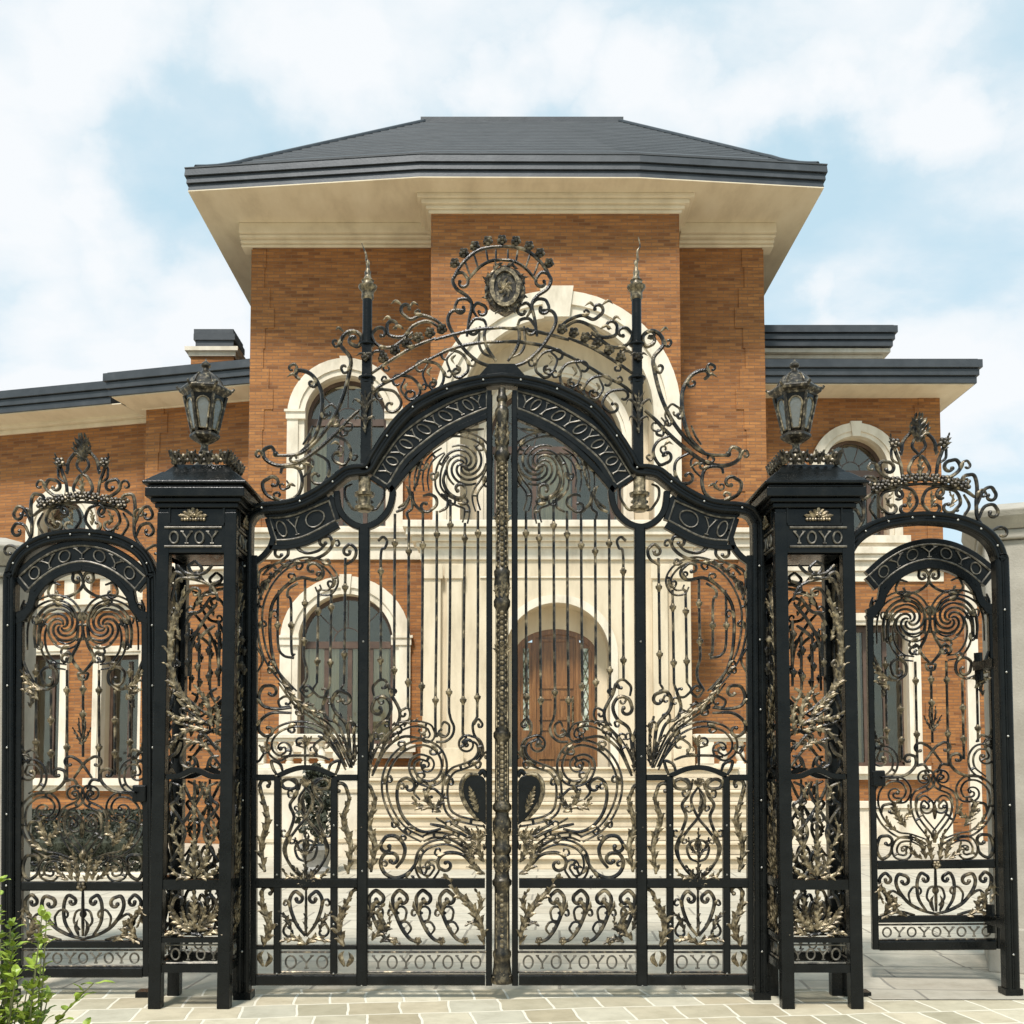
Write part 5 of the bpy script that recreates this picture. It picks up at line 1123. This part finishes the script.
# --- string courses and cornices of the main block
for x0, x1 in ((LX0 - .02, LX1), (RX0, RX1 + .02)):
    moulding('string_course', M['stone_w'], house, x0, x1, YW, [(.05, zw(560), zw(548)), (.1, zw(548), zw(540)), (.18, zw(540), zw(535)), (.24, zw(535), zw(530))], sides=False)
    moulding('cornice', M['soffit'], house, x0 - (.2 if x0 < 0 else 0), x1 + (.2 if x0 > 0 else 0), YW, [(.05, zw(248), zw(245.5)), (.12, zw(245.5), zw(242.5)), (.22, zw(242.5), zw(239.5)), (.3, zw(239.5), ZS - .002)], sides=False)
moulding('cornice', M['soffit'], house, BX0, BX1, YB, [(.05, zb(214), zb(211)), (.1, zb(211), zb(207.5)), (.18, zb(207.5), zb(203.5)), (.26, zb(203.5), ZS - .001)], back=1.2)
# --- main roof
ex0, ex1 = PX(188, 20.12, 191), PX(824, 20.0, 189)
ycn = 20.12 * (PZ(191.5, 1) - EYE) / (PZ(177.5, 1) - EYE)
ev = [(ex0, 20.12), (PX(420, ycn, 177), ycn), (PX(640, ycn, 177), ycn + .02), (ex1, 20.0), (ex1, 31), (ex0, 31)]
def loop(pts, z): return [(x, y, z) for x, y in pts]
def grow(pts, d):
    cx = sum(p[0] for p in pts) / len(pts); cy = 25.5
    return [(x + d * (1 if x > 0 else -1) * (1 if abs(x) > 4 else 0), y + d * (-1 if y < 25 else 1)) for x, y in pts]
mb = MB(); n = len(ev)
mb.add(loop(ev, ZS) + loop(ev, ZS + .02), [tuple(range(n))[::-1], tuple(range(n, 2 * n))] + [(i, (i + 1) % n, n + (i + 1) % n, n + i) for i in range(n)]); mb.build('soffit', M['soffit'], house, False)
roof = None
mb = MB(); z = ZS + .021
for h, d in ((.12, .0), (.12, .03), (.14, .06)):
    a, b = grow(ev, d), grow(ev, d - .012); mb.add(loop(a, z) + loop(b, z + h), [tuple(range(n))[::-1], tuple(range(n, 2 * n))] + [(i, (i + 1) % n, n + (i + 1) % n, n + i) for i in range(n)]); z += h + .012
ztop_f = z - .012
top = grow(ev, .06)
xl, xr_ = PX(425, 25, 121), PX(619, 25, 121)
zr = PZ(121.5, 25)
ridge = [(xl, 25), (xl * .3 + xr_ * .7 - 2.2, 25), (xl * .2 + xr_ * .8 - .6, 25), (xr_, 25), (xr_, 26.2), (xl, 26.2)]
rings = 26; L = []
zk = PZ(162.5, 21.2)
RS = [(0, ztop_f), (.1, ztop_f + (zk - ztop_f) * .38), (.18, ztop_f + (zk - ztop_f) * .76), (.22, zk), (.27, zk + (zr - zk) * .062), (1, zr)]
def roof_z(u):
    for a, b in zip(RS, RS[1:]):
        if a[0] <= u <= b[0] + 1e-9: return a[1] + (b[1] - a[1]) * (u - a[0]) / max(1e-9, b[0] - a[0])
    return zr
for i in range(rings + 1):
    u = i / rings; prof = u * .8 + .2 * u * u if u < .5 else u * .8 + .2 * u * u
    prof = 0
    zz = roof_z(u)
    L.append([(a[0] + (b[0] - a[0]) * u, a[1] + (b[1] - a[1]) * u, zz) for a, b in zip(top, ridge)])
rb = MB(); vs = []; fs = []
for i, l in enumerate(L):
    lo = l; 
    vs += lo
    if i < rings: vs += [(x, y, zc + .02) for x, y, zc in l]   # each slate course steps up
fs.append(tuple(range(n))[::-1])
cnt = 0; idx = []
for i in range(rings + 1):
    idx.append((cnt, cnt + n)) ; cnt += 2 * n if i < rings else n
for i in range(rings):
    a, b = idx[i]; c = idx[i + 1][0]
    for j in range(n):
        q = (j + 1) % n; fs += [(a + j, a + q, b + q, b + j), (b + j, b + q, c + q, c + j)]
fs.append(tuple(idx[-1][0] + j for j in range(n)))
rb.add(vs, fs); roof = rb.build('roof', M['slates'], house, False)
mb.build('fascia', M['roofm'], roof, False)
for j in (0, 3): MB().tube3([(l[j][0], l[j][1], l[j][2] + .012) for l in L[1:]], .05, 8).build('hip_cap', M['roofm'], roof)
mb = MB(); mb.box(xl - .1, xr_ + .1, 24.95, 26.25, zr - .05, zr + .09); mb.build('ridge_cap', M['roofm'], roof, False)

# --- right wing
YR = 22.6; zrw = lambda y: PZ(y, YR); xrw = lambda x: PX(x, YR, 500); ZE = PZ(384, 21.75)
RX2 = xrw(941)
uw = dict(cx=xrw(856), half=(xrw(888) - xrw(824)) / 2, z0=zrw(537), zs=zrw(468)); lw = dict(cx=xrw(876), half=(xrw(905) - xrw(849)) / 2, z0=zrw(766), zs=zrw(625))
wall('wing_wall', M['brick'], rect(RX1 + .002, RX2, 0, ZE), [arch(uw['cx'], uw['half'] + .02, uw['z0'], uw['zs']), rect(lw['cx'] - lw['half'] - .02, lw['cx'] + lw['half'] + .02, lw['z0'], lw['zs'] + .01)], YR, YR + .4)
box('wing_wall', M['brick'], house, RX2 - .4, RX2, YR + .402, 30, 0, ZE - .01)
window(**uw, y=YR, trim=.27, mull=(-.1, .55), lun=4, impost=False)
window(**lw, y=YR, trim=.24, mull=(-.35, .35), arched=False, key=False, fan=False, trans=True, blinds=[(-.9, -.5)])
quoin(RX2, .34, .52, 0, zrw(398), YR, -1)
moulding('string_course', M['stone_w'], house, RX1, RX2, YR, [(.05, zrw(582), zrw(572)), (.12, zrw(572), zrw(562)), (.2, zrw(562), zrw(556)), (.26, zrw(556), zrw(549))], sides=False)
moulding('plinth', M['stone_w'], house, RX1, RX2 + .05, YR, [(.09, 0, .75), (.14, .75, .9)], sides=False)
moulding('cornice', M['soffit'], house, RX1 - .3, RX2 + .1, YR, [(.06, zrw(396), zrw(393)), (.16, zrw(393), zrw(389)), (.3, zrw(389), ZE - .002)], sides=False)
def eave(x0, x1, y0, y1, z0, name='wing_roof', Mx=None, rise=.9, back=None, steps=((.15, 0), (.15, .04), (.18, .09)), ex=1):
    mb = MB(); mb.M = Mx; z = z0
    for h, d in steps: mb.box(x0 - d * (ex != 1), x1 + d * ex if ex == 1 else x1, y0 - d, y1, z, z + h - .012); z += h
    zt = z; o = mb.build('wing_fascia', M['roofm'], house, False, .008)
    mb = MB(); mb.M = Mx
    vs = [(x0, y0 - .07, zt), (x1, y0 - .07, zt), (x1, y1, zt), (x0, y1, zt), (x0, (y0 + y1) / 2, zt + rise), (x1 - (1.2 if ex == 1 else 0), (y0 + y1) / 2, zt + rise)]
    mb.add(vs, [(3, 2, 1, 0), (0, 1, 5, 4), (2, 3, 4, 5), (1, 2, 5), (3, 0, 4)]); mb.build(name, M['roofm'], house, False)
    return o
ye = 21.75; x1e = PX(977, ye, 380)
box('wing_soffit', M['soffit'], house, RX1 - .4, x1e - .04, ye + .04, 30, ZE, ZE + .02); eave(RX1 + .01, x1e, ye, 29, ZE + .021, rise=.35)
# upper set-back block of the right wing
yu = 25.0; zu = lambda y: PZ(y, yu); x1u = PX(893, yu, 340)
box('attic_wall', M['stone_w'], house, RX1 + .01, x1u - .45, yu + .5, 30, ZE + .5, zu(350)); moulding('attic_cornice', M['stone_w'], house, RX1 + .01, x1u - .45, yu + .5, [(.05, zu(366), zu(359)), (.15, zu(359), zu(355)), (.28, zu(355), zu(351)), (.42, zu(351), zu(346.5))]); eave(RX1 + .02, x1u, yu, 29.5, zu(346), rise=.3)
# low annex at the far right
box('annex_wall', M['brick'], house, RX2 + .03, RX2 + 2.6, YR + .9, YR + 1.3, 0, zrw(562)); box('annex_coping', M['stone_w'], house, RX2 + .03, RX2 + 2.7, YR + .8, YR + 1.4, zrw(562) + .002, zrw(548), bevel=.02)
quoin(RX2 + .05, .3, .5, 0, zrw(566), YR + .9, 1)
box('annex_pilaster', M['stone_w'], house, RX2 + .8, RX2 + 1.05, YR + .8, YR + .95, 0, zrw(562) - .003)

# --- left wing, angled back
T = Matrix.Translation((LX0, 22.6, 0)) @ Matrix.Rotation(R(-14), 4, 'Z')   # local x runs left (negative) from the main block
def lx(px, yl, py=500):           # local x along a wall at local depth yl for an image column
    best = None
    for i in range(-1600, 100):
        x = i / 100; v = T @ Vector((x, yl, 0)); c = (v.x * 1) / v.y * FPX * 1.0 + U0
        if best is None or abs(c - px) < best[0]: best = (abs(c - px), x)
    return best[1]
def lz(px, py, yl): v = T @ Vector((lx(px, yl), yl, 0)); return PZ(py, v.y)
ax0 = lx(141, 0); ZL = lz(190, 389, -.9)
wall('wing_wall', M['brick'], rect(ax0, -.02, 0, ZL), [], 0, .4, Mx=T)
mb = MB(); mb.M = T; mb.box(ax0, ax0 + .4, .402, 2, 0, ZL - .01); mb.build('wing_wall', M['brick'], house, False)
quoin(ax0, .32, .5, 0, lz(190, 404, 0), 0, 1, Mx=T)
moulding('cornice', M['soffit'], house, ax0 - .05, 0, 0, [(.06, lz(190, 406, 0), lz(190, 402, 0)), (.18, lz(190, 402, 0), lz(190, 398, 0)), (.3, lz(190, 398, 0), ZL - .002)], Mx=T)
mb = MB(); mb.M = T; mb.box(lx(101, -.9) + .05, .3, -.86, 5, ZL, ZL + .02); mb.build('wing_soffit', M['soffit'], house, False)
eave(lx(101, -.9), .25, -.9, 6, ZL + .021, Mx=T, rise=.5, ex=0)
yb_ = .55; bx1 = ax0 + .05; bx0 = lx(0, yb_) - 2.0
u2 = dict(cx=lx(58, yb_), half=.62, z0=lz(58, 560, yb_), zs=lz(58, 527, yb_)); w1 = dict(cx=lx(42, yb_), half=.46, z0=lz(42, 778, yb_), zs=lz(42, 655, yb_)); w2 = dict(cx=lx(120, yb_), half=.46, z0=lz(120, 778, yb_), zs=lz(120, 655, yb_))
ZL2 = lz(60, 408, yb_ - .9)
hol = [arch(u2['cx'], u2['half'] + .02, u2['z0'], u2['zs'])] + [rect(q['cx'] - .48, q['cx'] + .48, q['z0'], q['zs'] + .01) for q in (w1, w2)]
wall('wing_wall', M['brick'], rect(bx0, bx1, 0, ZL2), hol, yb_, yb_ + .4, Mx=T)
window(**u2, y=yb_, trim=.3, mull=(0,), lun=3, Mx=T, impost=False)
for q in (w1, w2): window(**q, y=yb_, trim=.2, mull=(.1,), arched=False, key=False, fan=False, trans=False, Mx=T)
moulding('cornice', M['soffit'], house, bx0, bx1 - .06, yb_, [(.06, lz(60, 430, yb_), lz(60, 426, yb_)), (.2, lz(60, 426, yb_), lz(60, 420, yb_)), (.34, lz(60, 420, yb_), ZL2 - .002)], Mx=T, sides=False)
mb = MB(); mb.M = T; mb.box(bx0, bx1 - .5, yb_ - .86, 6, ZL2, ZL2 + .02); mb.build('wing_soffit', M['soffit'], house, False)
eave(bx0, lx(103, yb_ - .9), yb_ - .9, 7, ZL2 + .021, Mx=T, rise=.5, ex=0)
moulding('string_course', M['stone_w'], house, bx0, bx1, yb_, [(.06, lz(80, 612, yb_), lz(80, 606, yb_)), (.16, lz(80, 606, yb_), lz(80, 600, yb_)), (.1, lz(80, 580, yb_), lz(80, 574, yb_)), (.22, lz(80, 574, yb_), lz(80, 566, yb_))], Mx=T, sides=False)
mb = MB(); mb.M = T
for px in (28, 48, 68, 84, 104, 122, 138): mb.box(lx(px - 5, yb_), lx(px + 5, yb_), yb_ - .08, yb_ + .05, lz(80, 600, yb_) + .002, lz(80, 580, yb_) - .002)
mb.build('string_panel', M['stone_w'], house, False)
moulding('string_course', M['stone_w'], house, ax0, 0, 0, [(.05, lz(190, 585, 0), lz(190, 572, 0)), (.18, lz(190, 572, 0), lz(190, 564, 0))], Mx=T, sides=False)
# chimney stack behind the left wing
yc = 25.5; zc = lambda y: PZ(y, yc); cx0, cx1 = PX(191, yc, 350), PX(234, yc, 350)
chim = box('chimney', M['brick'], roof, cx0, cx1, yc, yc + 1.0, 6, zc(356.5))
mb = MB(); mb.box(cx0 - .05, cx1 + .05, yc - .05, yc + 1.05, zc(356.5), zc(352)); mb.box(cx0 - .12, cx1 + .12, yc - .12, yc + 1.12, zc(352), zc(348)); mb.build('chimney_cornice', M['stone_w'], chim, False)
mb = MB(); mb.box(cx0 + .1, cx1 - .02, yc + .02, yc + .95, zc(348), zc(340)); mb.box(cx0 + .06, cx1 + .02, yc - .02, yc + .99, zc(340), zc(334)); mb.box(cx0 + .06, cx1 - .02, yc, yc + .97, zc(333.6), zc(329)); mb.build('chimney_cap', M['roofm'], chim, False)
# ================================================================== terrace, steps, courtyard, street side
steps = thing('stone_steps', 'broad cream stone steps rising to the arched front door behind the gates', 'steps', (0, 18.5, 0))
sxl, sxr = PX(362, 18.5, 820), PX(752, 18.5, 820)
for k in range(8):
    z = 1.6 - .2 * k; y = 19.55 - .34 * k
    mb = MB(); mb.box(sxl - (.0), sxr, y, y + (.34 if k else 1.25), z - .2 if k < 7 else 0, z - .045); mb.box(sxl - .03, sxr + .03, y - .055, y + (.34 if k else 1.25) - .056, z - .044, z)
    mb.build('step', M['stone'], steps, False, .01)
terr = thing('terrace', 'cream stone terrace along the foot of the house on both sides of the steps', 'terrace', (0, 20, 0))
for a, b in ((PX(249, 19.8, 800), sxl - .04), (sxr + .04, PX(768, 19.8, 800))):
    box('terrace_wall', M['stone_w'], terr, a, b, 19.7, 21.58, 0, 1.42); box('coping', M['stone_w'], terr, a - .04, b, 19.64, 21.58, 1.422, 1.56, bevel=.02)
    n = max(2, int((b - a) / .9)); mb = MB()
    for i in range(n):
        x0 = a + (b - a) * i / n + .1; x1 = a + (b - a) * (i + 1) / n - .1
        mb.ring([(x0, .25), (x1, .25), (x1, 1.2), (x0, 1.2)], [(x0 + .06, .31), (x1 - .06, .31), (x1 - .06, 1.14), (x0 + .06, 1.14)], 19.67, 19.71, True)
    mb.build('panel_moulding', M['stone'], terr, False)
def balustrade(x0, x1, label):
    t = thing('balustrade', label, 'balustrade', ((x0 + x1) / 2, 19.9, 1.56), 'terrace balustrades')
    box('plinth', M['stone_w'], t, x0, x1, 19.78, 20.02, 1.562, 1.66, bevel=.01); mb = MB(); mb.box(x0 - .02, x1 + .02, 19.76, 20.04, 2.06, 2.12); mb.box(x0 - .06, x1 + .06, 19.72, 20.08, 2.121, 2.2); mb.build('handrail', M['stone_w'], t, False, .015)
    n = int((x1 - x0) / .28)
    for i in range(n):
        x = x0 + (x1 - x0) * (i + .5) / n; mb = MB()
        if i in (0, n - 1): mb.box(x - .13, x + .13, 19.77, 20.03, 1.661, 2.059)
        else: mb.lathe(x, 19.9, [(.075, 1.661), (.075, 1.69), (.05, 1.71), (.09, 1.79), (.085, 1.84), (.045, 1.95), (.04, 1.98), (.07, 2.01), (.07, 2.059)], 12)
        mb.build('pier' if i in (0, n - 1) else 'baluster', M['stone_w'], t)
balustrade(PX(250, 19.9, 760), PX(361, 19.9, 760), 'cream stone balustrade on the terrace left of the front steps')
balustrade(PX(697, 19.9, 760), PX(766, 19.9, 760), 'short cream stone balustrade on the terrace right of the front steps')
# planted things in the courtyard
def leafcloud(mb, blobs, n, size, rnd, box_=False):
    for _ in range(n):
        c, r = rnd.choice(blobs); d = Vector((rnd.gauss(0, 1), rnd.gauss(0, 1), rnd.gauss(0, 1))).normalized() * (rnd.uniform(.62, 1.08))
        p = Vector((c[0] + (max(-.8, min(.8, d.x)) if box_ else d.x) * r[0], c[1] + (max(-.75, min(.75, d.y * 1.25)) if box_ else d.y) * r[1], c[2] + (max(-.85, min(.8, d.z * 1.25)) if box_ else d.z) * r[2])); u = Vector((rnd.gauss(0, 1), rnd.gauss(0, 1), rnd.gauss(0, 1))).normalized(); w = u.cross(Vector((rnd.gauss(0, 1), rnd.gauss(0, 1), rnd.gauss(0, 1)))).normalized()
        s = size * rnd.uniform(.6, 1.4); mb.add([p - u * s, p + w * s * .45 + u * s * .1, p + u * s, p - w * s * .45 + u * s * .1], [(0, 1, 2, 3)])
rnd = random.Random(3)
Yh = 15.8; hx0, hx1 = PX(2, Yh, 830), PX(142, Yh, 830)
hd = thing('hedge', 'low dark clipped hedge on a pale stone kerb behind the left side gate', 'hedge', ((hx0 + hx1) / 2, Yh, 0))
mb = MB(); leafcloud(mb, [((hx0 + (hx1 - hx0) * (i + .5) / 9, Yh + .35, .5), (.3, .36, .56)) for i in range(9)], 7000, .04, rnd, True)
for i in range(9): mb.ball((hx0 + (hx1 - hx0) * (i + .5) / 9, Yh + .35, .5), .3, 8, 6)
mb.build('foliage', M['hedge'], hd, False)
box('planter', M['stone_w'], hd, hx0 - .1, hx1 + .1, Yh - .05, Yh + .8, 0, .08, bevel=.02)
Yt = 16.6; tx = PX(317, Yt, 830)
tp = thing('potted_shrub', 'dark bushy shrub in a grey pot at the left foot of the front steps', 'potted plant', (tx, Yt, 0))
mb = MB(); mb.lathe(tx, Yt, [(.2, 0), (.22, .04), (.17, .1), (.25, .32), (.29, .36), (.29, .42), (.24, .42), (.23, .36)], 20); mb.build('pot', M['pot'], tp)
mb = MB(); mb.tube3([(tx, Yt, .45), (tx + .03, Yt, .8), (tx - .02, Yt, 1.3)], [.04, .03, .015], 7); mb.build('stem', M['stem'], tp)
mb = MB(); leafcloud(mb, [((tx, Yt, .85), (.3, .3, .35)), ((tx + .05, Yt, 1.2), (.25, .25, .3)), ((tx - .05, Yt, 1.45), (.15, .15, .2)), ((tx, Yt, 1.0), (.15, .15, .4))], 1500, .055, rnd); mb.build('foliage', M['hedge'], tp, False)
# ground sheets
def sheet(name, x0, x1, y0, y1, z, m, n=1):
    o = MB().add([(x0, y0, z), (x1, y0, z), (x1, y1, z), (x0, y1, z)], [(0, 1, 2, 3)]).build(name, m, None, False); return structure(o)
sheet('ground', -600, 600, -200, 900, -.02, M['soil'])
sheet('forecourt_paving', -40, 40, -30, 7.95, 0, M['pave'])
sheet('courtyard_paving', -40, 40, 7.95, 60, 0.0005, M['court'])
sheet('threshold_paving', 2.55, 6, 7.58, 8.7, .006, M['grey'])
# rendered stone gate posts at both ends
def gatepost(x, y, rot, w, ztop_, label):
    t = thing('stone_gate_post', label, 'gate post', (x, y, 0), 'stone posts at the ends of the gates')
    def sq(h, z0, z1, n, m, bev=.015):
        o = box(n, m, t, x - h, x + h, y - h, y + h, z0, z1, bevel=bev); return o
    h = w / 2
    sq(h, 0, ztop_ - .32, 'shaft', M['post_stone']); sq(h + .05, 0, .35, 'base', M['post_stone']); sq(h + .04, ztop_ - .318, ztop_ - .24, 'neck_band', M['post_stone']); 
    mb = MB(); a, b, c = h + .13, h + .15, h * .72; zz = [ztop_ - .238, ztop_ - .15, ztop_ - .1, ztop_]; hh = [h + .05, a, b, c]; vs = []
    for z, q in zip(zz, hh): vs += [(x - q, y - q, z), (x + q, y - q, z), (x + q, y + q, z), (x - q, y + q, z)]
    fs = [(3, 2, 1, 0), (12, 13, 14, 15)]
    for j in range(3):
        for i in range(4): fs.append((j * 4 + i, j * 4 + (i + 1) % 4, j * 4 + 4 + (i + 1) % 4, j * 4 + 4 + i))
    mb.add(vs, fs); mb.build('cap', M['post_stone'], t, False, .012)
    t.rotation_euler.z = rot
gatepost(4.44, 8.85, R(-22), .9, PZ(502, 8.6), 'grey-beige rendered stone gate post with a sloped cap at the right end')
gatepost(-4.07, 8.3, R(12), .78, PZ(541, 8.2), 'cream stone gate post at the left end, mostly cut off by the frame')
# leafy bush at the near left
bx, by = -2.2, 4.7
bush = thing('leafy_bush', 'bright green leafy bush with loose upright shoots in the near left corner', 'bush', (bx, by, 0))
rnd = random.Random(11)
st = MB(); lf = MB()
def blade(p, d, l, w, up=.3):
    d = d.normalized(); sd = d.cross(Vector((0, 0, 1)));
    if sd.length < .1: sd = Vector((1, 0, 0))
    sd.normalize(); nn = sd.cross(d)
    a, b, c = p, p + d * l * .5 + nn * l * .06, p + d * l - Vector((0, 0, l * .12))
    m1 = p + d * l * .25
    lf.add([a, m1 + sd * w * .8, b + sd * w, p + d * l * .8 + sd * w * .5, c, p + d * l * .8 - sd * w * .5, b - sd * w, m1 - sd * w * .8, b + nn * (-w * .25), m1 + nn * (-w * .25)],
           [(0, 9, 1), (9, 8, 2, 1), (8, 4, 3, 2), (0, 7, 9), (9, 7, 6, 8), (8, 6, 5, 4)])
for s in range(72):
    a = rnd.uniform(0, 2 * math.pi); r0 = rnd.uniform(0, .2); r1 = r0 + rnd.uniform(.02, .18)
    h = rnd.uniform(.6, 1.15) * (1 - .5 * r1)
    pts = [Vector((bx + r0 * math.cos(a), by + r0 * math.sin(a), 0)), Vector((bx + (r0 + r1) / 2 * math.cos(a), by + (r0 + r1) / 2 * math.sin(a), h * .55)), Vector((bx + r1 * math.cos(a) + rnd.uniform(-.03, .03), by + r1 * math.sin(a), h))]
    pp = [pts[0].lerp(pts[1], t / 4) for t in range(4)] + [pts[1].lerp(pts[2], t / 5) for t in range(6)]
    st.tube3(pp, [.006 - .004 * i / len(pp) for i in range(len(pp))], 5)
    for i in range(3, len(pp)):
        for q in range(rnd.choice((2, 3, 3))):
            t = rnd.random(); p = pp[i].lerp(pp[min(i + 1, len(pp) - 1)], t); aa = rnd.uniform(0, 2 * math.pi)
            blade(p, Vector((math.cos(aa), math.sin(aa), rnd.uniform(.2, 1.1))), rnd.uniform(.035, .085), rnd.uniform(.01, .02))
    for q in range(5):
        aa = rnd.uniform(0, 2 * math.pi); blade(pp[-1], Vector((math.cos(aa), math.sin(aa), 1.3)), rnd.uniform(.025, .05), rnd.uniform(.006, .011))
# one long drooping shoot towards the gate
for k, (ex, ez) in enumerate(((.34, .62), (.3, .42))):
    pp = [Vector((bx + .1 + ex * t, by + .05, .2 + (ez - .1) * t ** .8 - .05 * t * t)) for t in [i / 9 for i in range(10)]]
    st.tube3(pp, [.006 - .0035 * i / 10 for i in range(10)], 5)
    for i in range(4, 10):
        for q in range(2): aa = rnd.uniform(0, 6.28); blade(pp[i], Vector((math.cos(aa), math.sin(aa) * .6, rnd.uniform(-.2, .9))), rnd.uniform(.05, .1), rnd.uniform(.014, .024))
st.build('stem', M['stem'], bush); lf.build('foliage', M['leaf'], bush, False)
# ================================================================== camera, sun, sky
cam = bpy.data.cameras.new('camera'); co = bpy.data.objects.new('camera', cam); C.objects.link(co)
co.location = (0, 0, EYE); co.rotation_euler = (math.pi / 2 + PITCH, 0, 0)
cam.sensor_width = 36; cam.lens = FPX * 36 / 1024; cam.shift_x = (512 - U0) / 1024; cam.shift_y = (V0 - 512) / 1024; cam.clip_end = 3000; cam.clip_start = .05
sc.camera = co
SUN_EL, SUN_AZ = R(56), R(197)      # azimuth measured clockwise from +Y; the sun stands behind the camera, a little to the left
sd = bpy.data.lights.new('sun', 'SUN'); sd.energy = 4.1; sd.angle = R(9); sd.color = (1, .965, .915)
so = bpy.data.objects.new('sun', sd); C.objects.link(so)
dirv = Vector((math.sin(SUN_AZ) * math.cos(SUN_EL), math.cos(SUN_AZ) * math.cos(SUN_EL), math.sin(SUN_EL)))
so.rotation_euler = dirv.to_track_quat('Z', 'Y').to_euler(); so.location = dirv * 50
w = bpy.data.worlds.new('World'); sc.world = w; w.use_nodes = True; nt = w.node_tree
bg = nt.nodes['Background']; out = nt.nodes['World Output']
sky = N(nt, 'ShaderNodeTexSky', sky_type='NISHITA'); sky.sun_disc = False; sky.sun_elevation = SUN_EL; sky.sun_rotation = SUN_AZ; sky.air_density = 1.0; sky.dust_density = 1.4; sky.ozone_density = 0.0
nt.links.new(sky.outputs[0], bg.inputs[0]); bg.inputs[1].default_value = .15
tc = N(nt, 'ShaderNodeTexCoord'); sp = N(nt, 'ShaderNodeSeparateXYZ'); nt.links.new(tc.outputs['Generated'], sp.inputs[0])
az = N(nt, 'ShaderNodeMath', operation='ADD'); az.inputs[1].default_value = .32; nt.links.new(sp.outputs['Z'], az.inputs[0])
dv = N(nt, 'ShaderNodeVectorMath', operation='DIVIDE'); cb = N(nt, 'ShaderNodeCombineXYZ')
for i in range(3): nt.links.new(az.outputs[0], cb.inputs[i])
nt.links.new(tc.outputs['Generated'], dv.inputs[0]); nt.links.new(cb.outputs[0], dv.inputs[1])
mp = N(nt, 'ShaderNodeMapping'); mp.inputs['Location'].default_value = (3.1, 1.7, .4); mp.inputs['Scale'].default_value = (1, 1.3, 2.2); nt.links.new(dv.outputs[0], mp.inputs['Vector'])
nz = N(nt, 'ShaderNodeTexNoise', i_Scale=3.6, i_Detail=9, i_Roughness=.55, i_Distortion=.2); nt.links.new(mp.outputs[0], nz.inputs['Vector'])
wn = N(nt, 'ShaderNodeTexNoise', i_Scale=6, i_Detail=7, i_Roughness=.55); nt.links.new(tc.outputs['Generated'], wn.inputs['Vector'])
ws = N(nt, 'ShaderNodeVectorMath', operation='SUBTRACT'); ws.inputs[1].default_value = (.5, .5, .5); nt.links.new(wn.outputs['Color'], ws.inputs[0])
wm = N(nt, 'ShaderNodeVectorMath', operation='MULTIPLY'); wm.inputs[1].default_value = (.34, .34, .2); nt.links.new(ws.outputs[0], wm.inputs[0])
wd = N(nt, 'ShaderNodeVectorMath', operation='ADD'); nt.links.new(tc.outputs['Generated'], wd.inputs[0]); nt.links.new(wm.outputs[0], wd.inputs[1])
acc = None    # cumulus banks standing in fixed directions of the sky, their edges broken up by the noise
for px, py, rr in ((60, 50, .10), (0, 75, .10), (330, 0, .10), (105, 250, .075), (170, 300, .085), (40, 345, .10), (120, 365, .09), (230, 330, .08), (520, 50, .06), (600, 20, .07), (690, 70, .075), (770, 95, .07), (860, 85, .065), (950, 95, .07), (985, -10, .07), (990, 385, .10), (880, 345, .05), (-200, 150, .25), (1250, 300, .25), (500, -250, .2), (100, -300, .22), (1000, -250, .22)):
    d = (P(px, py, 10) - Vector((0, 0, EYE))).normalized()
    ds = N(nt, 'ShaderNodeVectorMath', operation='DISTANCE'); ds.inputs[1].default_value = d; nt.links.new(wd.outputs[0], ds.inputs[0])
    mr = N(nt, 'ShaderNodeMapRange', interpolation_type='SMOOTHSTEP'); mr.inputs['From Min'].default_value = 0; mr.inputs['From Max'].default_value = rr * 1.62; mr.inputs['To Min'].default_value = 1; mr.inputs['To Max'].default_value = 0
    nt.links.new(ds.outputs['Value'], mr.inputs['Value'])
    if acc is None: acc = mr.outputs[0]
    else:
        mxn = N(nt, 'ShaderNodeMath', operation='MAXIMUM'); nt.links.new(acc, mxn.inputs[0]); nt.links.new(mr.outputs[0], mxn.inputs[1]); acc = mxn.outputs[0]
sm = N(nt, 'ShaderNodeMath', operation='MULTIPLY_ADD'); sm.inputs[1].default_value = .52; nt.links.new(acc, sm.inputs[0]); nt.links.new(nz.outputs['Fac'], sm.inputs[2])
rp = ramp(nt, [(.54, (.12, .12, .12)), (.7, (.34, .34, .34)), (.85, (.74, .74, .74)), (1.05, (.96, .96, .96))]); nt.links.new(sm.outputs[0], rp.inputs['Fac'])
hz = N(nt, 'ShaderNodeBackground'); hz.inputs[0].default_value = (.6, .87, .98, 1); hz.inputs[1].default_value = .9
m1 = N(nt, 'ShaderNodeMixShader'); m1.inputs[0].default_value = .72
bg2 = N(nt, 'ShaderNodeBackground'); bg2.inputs[0].default_value = (.95, .975, 1, 1); bg2.inputs[1].default_value = .9
mx = N(nt, 'ShaderNodeMixShader'); nt.links.new(bg.outputs[0], m1.inputs[1]); nt.links.new(hz.outputs[0], m1.inputs[2])
nt.links.new(rp.outputs['Color'], mx.inputs[0]); nt.links.new(m1.outputs[0], mx.inputs[1]); nt.links.new(bg2.outputs[0], mx.inputs[2]); nt.links.new(mx.outputs[0], out.inputs[0])
vs_ = sc.view_settings; vs_.view_transform = 'Standard'; vs_.look = 'None'; vs_.gamma = 1; vs_.use_curve_mapping = False; vs_.exposure = 0.16
sc.cycles.max_bounces = 8; sc.cycles.transparent_max_bounces = 16; sc.cycles.use_denoising = True
